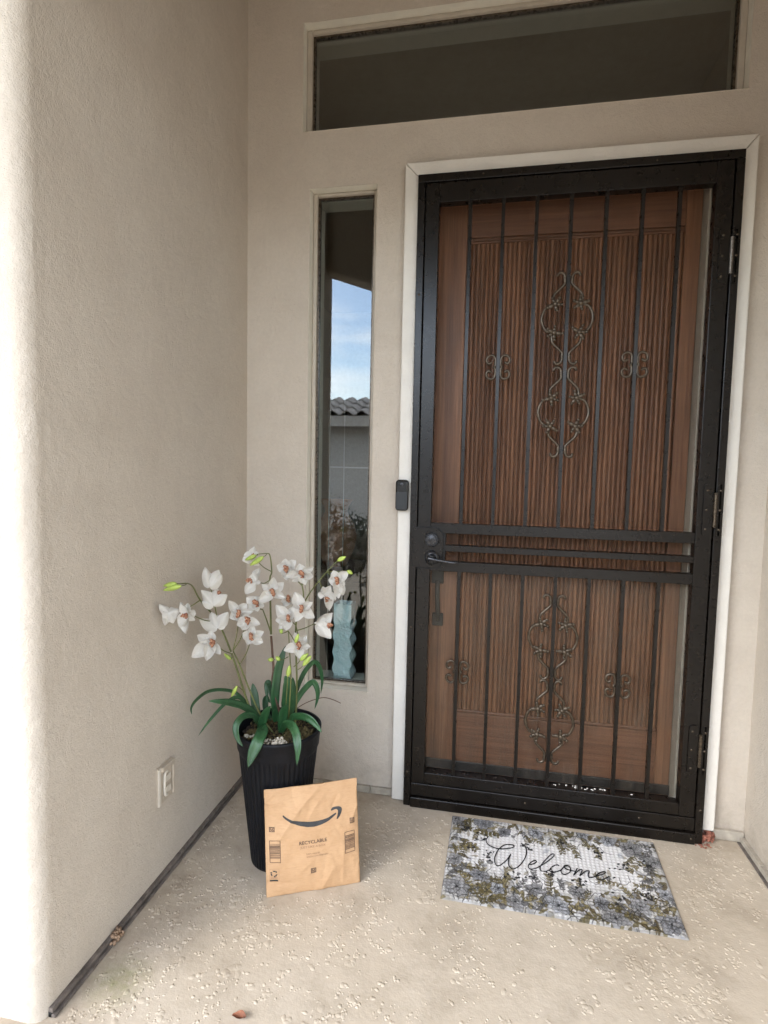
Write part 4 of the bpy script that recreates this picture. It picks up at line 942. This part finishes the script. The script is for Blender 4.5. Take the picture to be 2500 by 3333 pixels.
# left spray
yl = [-.395, -.41, -.43, -.47, -.50, -.535, -.56, -.58]
s1 = [soilp(-.03, -.012)]+[p3(q, y) for q, y in zip((Cz(720, 640), A(1170, 1600), A(960, 1120), A(700, 800), A(590, 600), A(500, 548), A(350, 558)), yl)]
stemtube(OL, s1, .0034, .0012)
s2 = [soilp(-.012, -.008)]+[p3(q, y) for q, y in zip((Cz(800, 640), A(1290, 1770), A(1190, 1560)), (-.39, -.41, -.425))]
stemtube(OL, s2, .0030, .0018, 'stem'); MB().tube([s1[2]+Vector((-.004, -.003, .003)), s1[2]+Vector((.006, -.003, .006))], .0016, 6).build('stem_tie', M['twine'], OL)
FL = [(A(870, 1440), -.50, [A(855, 1262), A(668, 1330), A(592, 1640), A(800, 1685), A(1000, 1610)], 'f', None, s1[2]),
      (A(520, 1010), -.545, [A(375, 1190), A(460, 1285), A(425, 825), A(490, 850), A(630, 990), A(600, 1110)], 'l', A(500, 1030), s1[3]),
      (A(225, 985), -.565, [A(95, 885), A(140, 1060), A(170, 1180), A(390, 960), A(300, 1130)], 'b', A(200, 1000), s1[4]),
      (A(840, 610), -.47, [A(775, 330), A(975, 355), A(1025, 430), A(860, 420), A(960, 480)], 'b', A(880, 460), s1[3]),
      (A(900, 880), -.475, [A(745, 665), A(735, 825), A(950, 635), A(1100, 720), A(960, 760)], 'b', A(980, 720), s1[3]),
      (A(960, 1220), -.46, [A(715, 1110), A(835, 1010), A(870, 990), A(1110, 985), A(1060, 1100)], 'b', A(1010, 1070), s1[3]),
      (A(1275, 1000), -.44, [A(1130, 810), A(1390, 855), A(1485, 965), A(1150, 1060), A(1250, 1110)], 'f', None, s2[-1]),
      (A(1400, 1105), -.45, [A(1255, 1170), A(1330, 1240), A(1585, 1155), A(1480, 1200), A(1370, 1020)], 'f', None, s2[-1]),
      (A(1460, 1360), -.455, [A(1490, 1180), A(1645, 1275), A(1630, 1430), A(1345, 1290), A(1410, 1465)], 'f', None, s2[-2])]
for c2, Y, tips, kd, lp, att in FL: pedicel(OL, att, flower(OL, c2, Y, tips, kd, lp)+Vector((0, .006, 0)))
bud(OL, A(345, 548), A(150, 585), -.585, stalk=s1[-2]); bud(OL, A(415, 585), A(148, 650), -.59, .0072, stalk=s1[-2])
bud(OL, A(1160, 1690), A(1060, 1600), -.44, .0055, stalk=s1[2]); bud(OL, Cz(570, 375), Cz(508, 490), -.46, .0055, stalk=p3(Cz(640, 430), -.42))
# middle stem
c1 = [soilp(.005, .03)]+[p3(q, y) for q, y in zip((Cz(960, 380), Bz(480, 1800), Bz(447, 1340), Bz(440, 1000), Bz(430, 560), Bz(456, 440), Bz(432, 215), Bz(385, 182), Bz(250, 192)), (-.345, -.345, -.35, -.355, -.36, -.365, -.37, -.375, -.38))]
stemtube(OC, c1[:4], .0040, .0034, 'stem_b'); stemtube(OC, c1[3:], .0032, .0011); MB().tube([c1[3]+Vector((-.005, -.003, 0)), c1[3]+Vector((.005, -.003, .001))], .0019, 6).build('stem_tie', M['twine'], OC)
br = p3(Bz(330, 980), -.38); stemtube(OC, [p3(Bz(440, 1290), -.352), p3(Bz(385, 1130), -.365), br], .0022, .0015)
FC = [(Bz(175, 225), -.385, [Bz(200, 100), Bz(65, 200), Bz(48, 285), Bz(270, 345), Bz(265, 170)], 'b', None, c1[6]),
      (Bz(230, 585), -.39, [Bz(260, 380), Bz(205, 460), Bz(80, 745), Bz(300, 590), Bz(150, 690)], 'l', Bz(165, 562), c1[5]),
      (Bz(470, 730), -.40, [Bz(480, 530), Bz(325, 630), Bz(622, 595), Bz(275, 865), Bz(645, 810)], 'f', None, c1[5]),
      (Bz(228, 890), -.41, [Bz(105, 810), Bz(290, 795), Bz(345, 930), Bz(130, 960), Bz(260, 1000)], 'f', None, br)]
for c2, Y, tips, kd, lp, att in FC: pedicel(OC, att, flower(OC, c2, Y, tips, kd, lp)+Vector((0, .006, 0)))
bud(OC, Bz(238, 205), Bz(80, 275), -.405, .0065, stalk=c1[-1]); bud(OC, Bz(340, 225), Bz(150, 350), -.41, .0075, stalk=c1[-2])
bud(OC, Bz(480, 1690), Bz(400, 1690), -.40, .0062, stalk=p3(Bz(500, 1690), -.36)); bud(OC, Bz(570, 1700), Bz(515, 1645), -.40, .0062, stalk=p3(Bz(690, 1650), -.36))
# right stems
r1 = [soilp(.045, .0)]+[p3(q, y) for q, y in zip((Cz(1205, 680), Cz(1215, 300), Bz(800, 1200), Bz(905, 850), Bz(890, 640), Bz(880, 560)), (-.36, -.355, -.35, -.35, -.345, -.345))]
stemtube(OR, r1, .0032, .0016); r2 = [p3(q, -.34) for q in (Bz(870, 960), Bz(1000, 740), Bz(1130, 570), Bz(1240, 440), Bz(1385, 292))]; stemtube(OR, r2, .0022, .0011)
r3 = [p3(q, -.36) for q in (Bz(800, 1280), Bz(930, 1240), Bz(1050, 1185))]; stemtube(OR, r3, .0018, .0012)
r4 = [soilp(.03, -.01)]+[p3(q, -.39) for q in (Cz(1150, 330), Bz(715, 1650), Bz(700, 1380), Bz(690, 1280))]; stemtube(OR, r4, .0022, .0012)
FR = [(Bz(650, 400), -.36, [Bz(538, 355), Bz(655, 262), Bz(795, 285), Bz(785, 390), Bz(680, 560)], 'f', None, r1[-2]),
      (Bz(880, 475), -.365, [Bz(850, 335), Bz(1038, 380), Bz(1045, 510), Bz(665, 500), Bz(930, 608), Bz(765, 575)], 'f', None, r1[-2]),
      (Bz(690, 835), -.36, [Bz(745, 900), Bz(640, 930), Bz(600, 860), Bz(720, 790)], 'f', None, r1[4]),
      (Bz(880, 965), -.385, [Bz(785, 738), Bz(1038, 875), Bz(1052, 1090), Bz(735, 965), Bz(800, 1140)], 'f', None, r1[4]),
      (Bz(690, 1115), -.39, [Bz(530, 930), Bz(745, 955), Bz(518, 1130), Bz(565, 1245), Bz(655, 1265)], 'f', None, r1[3]),
      (Bz(840, 1490), -.40, [Bz(785, 1318), Bz(950, 1345), Bz(995, 1505), Bz(638, 1555), Bz(852, 1662)], 'f', None, r1[3]),
      (Bz(1385, 565), -.36, [Bz(1535, 445), Bz(1268, 560), Bz(1492, 625), Bz(1472, 765), Bz(1405, 805), Bz(1335, 430)], 'f', None, r2[3]),
      (Bz(1200, 765), -.355, [Bz(1105, 775), Bz(1190, 655), Bz(1292, 645), Bz(1372, 832), Bz(1303, 985)], 'r', Bz(1208, 832), r2[2]),
      (Bz(1095, 1180), -.365, [Bz(1302, 1020), Bz(1210, 1075), Bz(1290, 1375), Bz(1185, 1330), Bz(1062, 1160)], 'r', Bz(1255, 1205), r3[-1])]
for c2, Y, tips, kd, lp, att in FR: pedicel(OR, att, flower(OR, c2, Y, tips, kd, lp)+Vector((0, .006, 0)), sag=.003)
for a, b, Y, r, st in ((Bz(1390, 285), Bz(1512, 225), -.34, .0065, None), (Bz(1530, 425), Bz(1605, 470), -.35, .006, r2[3]), (Bz(860, 1700), Bz(975, 1605), -.41, .0068, p3(Bz(770, 1790), -.40)), (Bz(900, 1775), Bz(1018, 1635), -.415, .007, p3(Bz(830, 1830), -.40)), (Cz(1118, 275), Cz(1136, 150), -.41, .0068, soilp(.02, -.02)), (Bz(590, 1320), Bz(590, 1225), -.40, .0052, r4[-1]), (Bz(790, 1450), Bz(840, 1320), -.42, .0058, r4[-1])):
    bud(OR, a, b, Y, r, st)
pc = PC.y
LV = [(OL, [(760, 760), (700, 600), (560, 455), (400, 418), (250, 440), (130, 530), (78, 610), (80, 680)], (pc-.01, -.385, -.40, -.42, -.44, -.47, -.49, -.50), 52, 55, 'leaf'),
      (OL, [(800, 780), (760, 680), (640, 595), (520, 560), (400, 545), (262, 535)], (-.39, -.40, -.43, -.46, -.49, -.51), 78, 25, 'leaf'),
      (OL, [(780, 780), (700, 610), (580, 500), (450, 560), (280, 740), (152, 912)], (-.38, -.385, -.41, -.44, -.47, -.49), 42, 40, 'leaf'),
      (OL, [(830, 790), (760, 700), (670, 690), (595, 740), (556, 830), (580, 950), (632, 1028)], (-.40, -.42, -.45, -.475, -.49, -.495, -.495), 66, 20, 'leaf'),
      (OL, [(830, 880), (835, 800), (870, 680), (930, 590)], (-.40, -.41, -.42, -.43), 84, 10, 'leaf'),
      (OL, [(840, 800), (845, 850), (800, 960), (740, 1100), (688, 1252)], (-.42, -.46, -.50, -.515, -.525), 112, 0, 'leaf'),
      (OR, [(1040, 880), (1090, 790), (1160, 800), (1205, 880), (1222, 980), (1226, 1090), (1214, 1232)], (-.40, -.43, -.465, -.49, -.505, -.512, -.515), 84, 15, 'leaf'),
      (OR, [(1120, 800), (1170, 715), (1250, 700), (1340, 722), (1420, 790), (1484, 875)], (-.39, -.40, -.415, -.43, -.44, -.45), 76, 25, 'leaf'),
      (OC, [(985, 720), (980, 580), (988, 400), (1015, 200), (1055, 60), (1095, -60)], (-.35, -.35, -.35, -.345, -.34, -.33), 84, 5, 'leaf'),
      (OR, [(1050, 880), (1062, 760), (1075, 650), (1115, 575)], (-.40, -.405, -.41, -.42), 92, 5, 'leaf'),
      (OR, [(1090, 720), (1105, 580), (1120, 430), (1118, 330), (1085, 265)], (-.37, -.375, -.38, -.385, -.39), 110, 5, 'leaf'),
      (OR, [(1120, 700), (1140, 560), (1165, 420), (1172, 280)], (-.36, -.365, -.37, -.375), 78, 15, 'leaf'),
      (OR, [(1110, 760), (1150, 660), (1220, 510), (1310, 390), (1390, 330), (1435, 400), (1440, 500), (1408, 622)], (-.37, -.365, -.355, -.345, -.34, -.34, -.34, -.34), 66, 30, 'leaf'),
      (OR, [(1150, 640), (1200, 450), (1290, 230), (1395, 115), (1458, 160), (1490, 300), (1474, 455)], (-.35, -.34, -.32, -.30, -.30, -.30, -.30), 60, 40, 'leaf'),
      (OC, [(970, 700), (955, 520), (930, 400), (905, 340), (888, 400), (905, 600)], (-.33, -.32, -.31, -.30, -.31, -.32), 62, 20, 'leaf'),
      (OL, [(800, 740), (770, 600), (755, 470), (738, 345)], (-.37, -.36, -.355, -.35), 84, 10, 'leaf'),
      (OC, [(940, 740), (880, 640), (870, 540), (890, 500), (930, 560)], (-.34, -.33, -.32, -.315, -.315), 60, 30, 'leaf'),
      (OC, [(990, 760), (985, 690), (975, 620)], (-.38, -.385, -.39), 70, 0, 'leaf')]
for root, pts, Ys, wpx, tw, mt in LV: leaf(root, [Cz(*q) for q in pts], Ys, wpx, tw, mt)
MB().tube(spline([p3(Cz(*q), y) for q, y in (((1180, 640), -.34), ((1280, 575), -.335), ((1380, 530), -.33), ((1500, 500), -.33), ((1600, 520), -.33), ((1690, 560), -.33))], 6), .0012, 6).build('dry_stalk', M['stem_b'], OR, smooth=True)

# ------------------------------------------------------------------ small things on the floor
rb = empty('rotten_wood', (1.556, -0.03, 0.0), 'crumbling rust-red lump of rotten wood under the right casing', 'debris')
M['rot'] = mat_plain('rotten_wood', (0.34, 0.13, 0.085), 0.95, var=.5, scale=110, bd=.004, bscale=160)
mb = MB()
for i in range(20): mb.blob((random.uniform(1.5405, 1.574), random.uniform(-.040, -.006), random.uniform(.003, .027)), *(random.uniform(.005, .010) for _ in range(3)), 8, 5, jit=.28)
mb.build('core', M['rot'], rb)
mb = MB()
for i in range(26): mb.blob((random.gauss(1.538, .012), random.uniform(-.066, -.045), .002), random.uniform(.0015, .005), random.uniform(.0015, .004), random.uniform(.001, .003), 6, 4, jit=.3)
o = mb.build('crumbs', M['rot'], rb)
lf = on_floor(778, 3318); M['dryleaf'] = mat_plain('dry_leaf', (0.22, 0.085, 0.045), .85, var=.4, scale=90)
V = []; F = []
for j in range(7):
    for i in range(5):
        t, s = j/6, i/4*2-1; hw = .009*math.sin(math.pi*(t*.9+.06)); V.append((lf.x+(t-.5)*.030, lf.y+s*hw, .0025+.007*abs(s)+.004*math.sin(6*t+i)*.5+.003*t))
for j in range(6):
    for i in range(4): a = j*5+i; F.append((a, a+1, a+6, a+5))
o = mesh_obj('dry_leaf', V, F, M['dryleaf'], None, smooth=True); tag(o, 'curled reddish dry leaf on the porch floor at the bottom edge', 'leaf')

# ------------------------------------------------------------------ inside, seen through the narrow window
VS = empty('wavy_vase', (0.335, 0.115, 0.364), 'pale aqua glass vase with wavy sides inside the narrow window', 'vase')
mv, tv, bv = newmat('aqua_glass'); bv.inputs['Base Color'].default_value = (0.40, 0.58, 0.57, 1); bv.inputs['Roughness'].default_value = .12; bv.inputs['Transmission Weight'].default_value = .12; bv.inputs['Coat Weight'].default_value = .6
cv = coord(tv); tv.links.new(mixc(tv, noise_fac(tv, 40, 4, .6, cv), (0.62, 0.80, 0.80), (0.80, 0.90, 0.90)), bv.inputs['Base Color']); bump(tv, bv, noise_fac(tv, 45, 4, .6, cv), .004); M['aqua'] = mv
V = []; F = []; NZ = 72; hv = 0.283
for k in range(NZ+1):
    t = k/NZ; z = .3655+hv*t; amp = .0055*(1 if t < .72 else max(0, 1-(t-.72)/.12)); w1 = amp*math.sin(t*4.6*2*math.pi); w2 = amp*math.sin(t*4.6*2*math.pi+1.4); w3 = amp*.8*math.sin(t*4.6*2*math.pi+.7)
    V += [(.305+w1*.35, .082+w3, z), (.371+w2, .082-w3, z), (.371+w1, .146, z), (.305-w2*.5, .146, z)]
for k in range(NZ):
    for j in range(4): a = k*4+j; b_ = k*4+(j+1) % 4; F.append((a, b_, b_+4, a+4))
F.append((0, 3, 2, 1)); b4 = len(V)
for z in (.3655+hv, .40): V += [(.311, .088, z), (.365, .088, z), (.365, .140, z), (.311, .140, z)]
t4 = NZ*4
for j in range(4): q = (j+1) % 4; F += [(t4+j, t4+q, b4+q, b4+j), (b4+j, b4+q, b4+4+q, b4+4+j)]
F.append((b4+4, b4+5, b4+6, b4+7))
mesh_obj('vase', V, F, M['aqua'], VS, smooth=True, sharp=40)
TB = empty('console_table', (0.10, 0.95, 0.022), 'dark console table inside, seen dimly through the narrow window', 'table')
M['darkwood'] = mat_plain('dark_wood', (0.05, 0.035, 0.025), .5, var=.3)
MB().box(-.25, .5, .72, 1.18, .60, .64).build('table_top', M['darkwood'], TB, bevel=.004)
for x in (-.22, .43):
    for y in (.75, 1.11): MB().box(x, x+.04, y, y+.04, .0225, .5995).build('leg', M['darkwood'], TB, bevel=.003)
UR = empty('terracotta_urn', (0.07, 0.93, 0.64), 'terracotta urn with flared neck inside, seen dimly through the narrow window', 'urn')
M['terra'] = mat_plain('terracotta', (0.55, 0.27, 0.15), .8, var=.2, scale=25)
MB().lathe([(.001, .001), (.055, .001), (.075, .04), (.10, .10), (.108, .16), (.095, .22), (.068, .265), (.058, .285), (.066, .315), (.085, .345), (.082, .347), (.06, .315), (.05, .28), (.001, .27)], UR.location, 40).build('urn', M['terra'], UR, smooth=True)
RK = empty('white_rods', (0.2, 0.55, 0.022), 'thin white metal rack inside, seen as pale lines in the narrow window', 'rods')
pA = at(1073, 1500, .55); pS = at(1130, 1521, .55)  # thin white rods that draw the pale lines in the narrow window
for x in (pA.x, pA.x+.36):
    for y in (.55, .80): MB().box(x-.0018, x+.0018, y-.0018, y+.0018, .0222, pA.z+.30 if x < .2 else pA.z+.02).build('upright', M['white'], RK)
for y in (.55, .80): MB().box(pA.x+.0019, pA.x+.358, y-.0022, y+.0022, pS.z-.002, pS.z+.002).build('crossbar', M['white'], RK)

# ------------------------------------------------------------------ across the street, mirrored in the narrow window
NB = empty('neighbour_house', (-1.5, -10.5, -0.12), 'grey house with wavy tile roof mirrored in the narrow window', 'house')
M['nwall'] = mat_stucco('neighbour_stucco', (0.55, 0.53, 0.50), (0.62, 0.60, 0.57)); M['ntile'] = mat_plain('roof_tile', (0.36, 0.33, 0.30), .85, var=.35, scale=3)
M['nfas'] = mat_plain('fascia_paint', (0.45, 0.42, 0.38), .7)
MB().box(-7, 3.5, -14.5, -9.55, -.1195, 2.24).build('wall', M['nwall'], NB)
ey, ez, ry, rz = -9.0, 2.26, -10.7, 2.80; sl_ = math.atan2(rz-ez, ey-ry); ln = math.hypot(rz-ez, ry-ey)
MB().box(-7.3, 3.8, ey-.04, ey, 2.05, 2.262).build('fascia', M['nfas'], NB)
mesh_obj('roof', [(-7.3, ey, ez-.02), (3.8, ey, ez-.02), (3.8, ry, rz-.02), (-7.3, ry, rz-.02), (3.8, -15, ez-.4), (-7.3, -15, ez-.4)], [(0, 1, 2, 3), (3, 2, 4, 5)], M['ntile'], NB)
V = []; F = []; n = 12
for yy in (0, -.46):
    for i in range(n+1): x = i/n*.31-.155; V.append((x, yy, .045*math.cos(x/.31*2*math.pi)+.03+(.035 if yy == 0 else 0)))
for i in range(n): F.append((i, i+1, n+2+i, n+1+i))
for i in range(n+1): V.append((V[i][0], 0.0, V[i][2]-.022))
for i in range(n): F.append((2*n+2+i, 2*n+3+i, i+1, i))
o = mesh_obj('roof_tile', V, F, M['ntile'], None, smooth=True, sharp=50); tm = o.data; bpy.data.objects.remove(o)
for rI in range(4):
    for cI in range(30):
        d = rI*.42; x = -6.0+cI*.305
        inst('roof_tile', tm, NB, Matrix.Translation((x+1.5, ey+.04-d*math.cos(sl_)+10.5, ez+d*math.sin(sl_)+.12-.0)) @ Matrix.Rotation(-sl_, 4, 'X'))
for x in (-4.6, -0.6): 
    wn = MB().box(x, x+1.2, -9.552, -9.53, .8, 1.9).build('window', M['nfas'], NB); MB().box(x+.06, x+1.14, -9.528, -9.522, .86, 1.84).build('pane', M['plastic'], wn)
M['shrubleaf'] = mat_plain('shrub_leaf', (0.035, 0.05, 0.02), .7, var=.4, scale=8); M['bark'] = mat_plain('bark', (0.06, 0.045, 0.035), .9, var=.3)
def shrub(x, y, h, wd, n, label, seed):
    r = random.Random(seed); root = empty('shrub', (x, y, -.12), label, 'shrub', 'shrubs in the front yard'); mb = MB(); lf_ = MB()
    for k in range(16):
        a = r.uniform(0, 6.28); sp_ = r.uniform(.1, 1)*wd; tip = Vector((x+math.cos(a)*sp_, y+math.sin(a)*sp_, -.12+h*r.uniform(.6, 1.05))); b0 = Vector((x+r.gauss(0, .03), y+r.gauss(0, .03), -.12))
        pts = spline([b0, b0.lerp(tip, .45)+Vector((r.gauss(0, .06), r.gauss(0, .06), .06)), tip], 5); mb.tube(pts, [.012-.009*i/(len(pts)-1) for i in range(len(pts))], 5, cap=False)
        for i in range(n//16):
            p = pts[r.randint(4, len(pts)-1)]+Vector((r.gauss(0, .07), r.gauss(0, .07), r.gauss(0, .06))); d = Vector((r.gauss(0, 1), r.gauss(0, 1), r.gauss(0, 1))).normalized(); e = d.orthogonal().normalized()*.012; d = d*.04
            lf_.add([p-e, p+d*.5-e*1.4, p+d, p+d*.5+e*1.4], [(0, 1, 2, 3)])
    mb.build('branches', M['bark'], root, smooth=True); lf_.build('foliage', M['shrubleaf'], root)
shrub(-.75, -4.6, .75, .45, 1300, 'low dark shrub nearest the porch, mirrored at the foot of the window', 1)
shrub(-1.6, -5.4, .95, .5, 1300, 'taller twiggy shrub further left in the yard', 2)
shrub(-.2, -6.2, .7, .5, 1100, 'small shrub in the middle of the yard', 3)
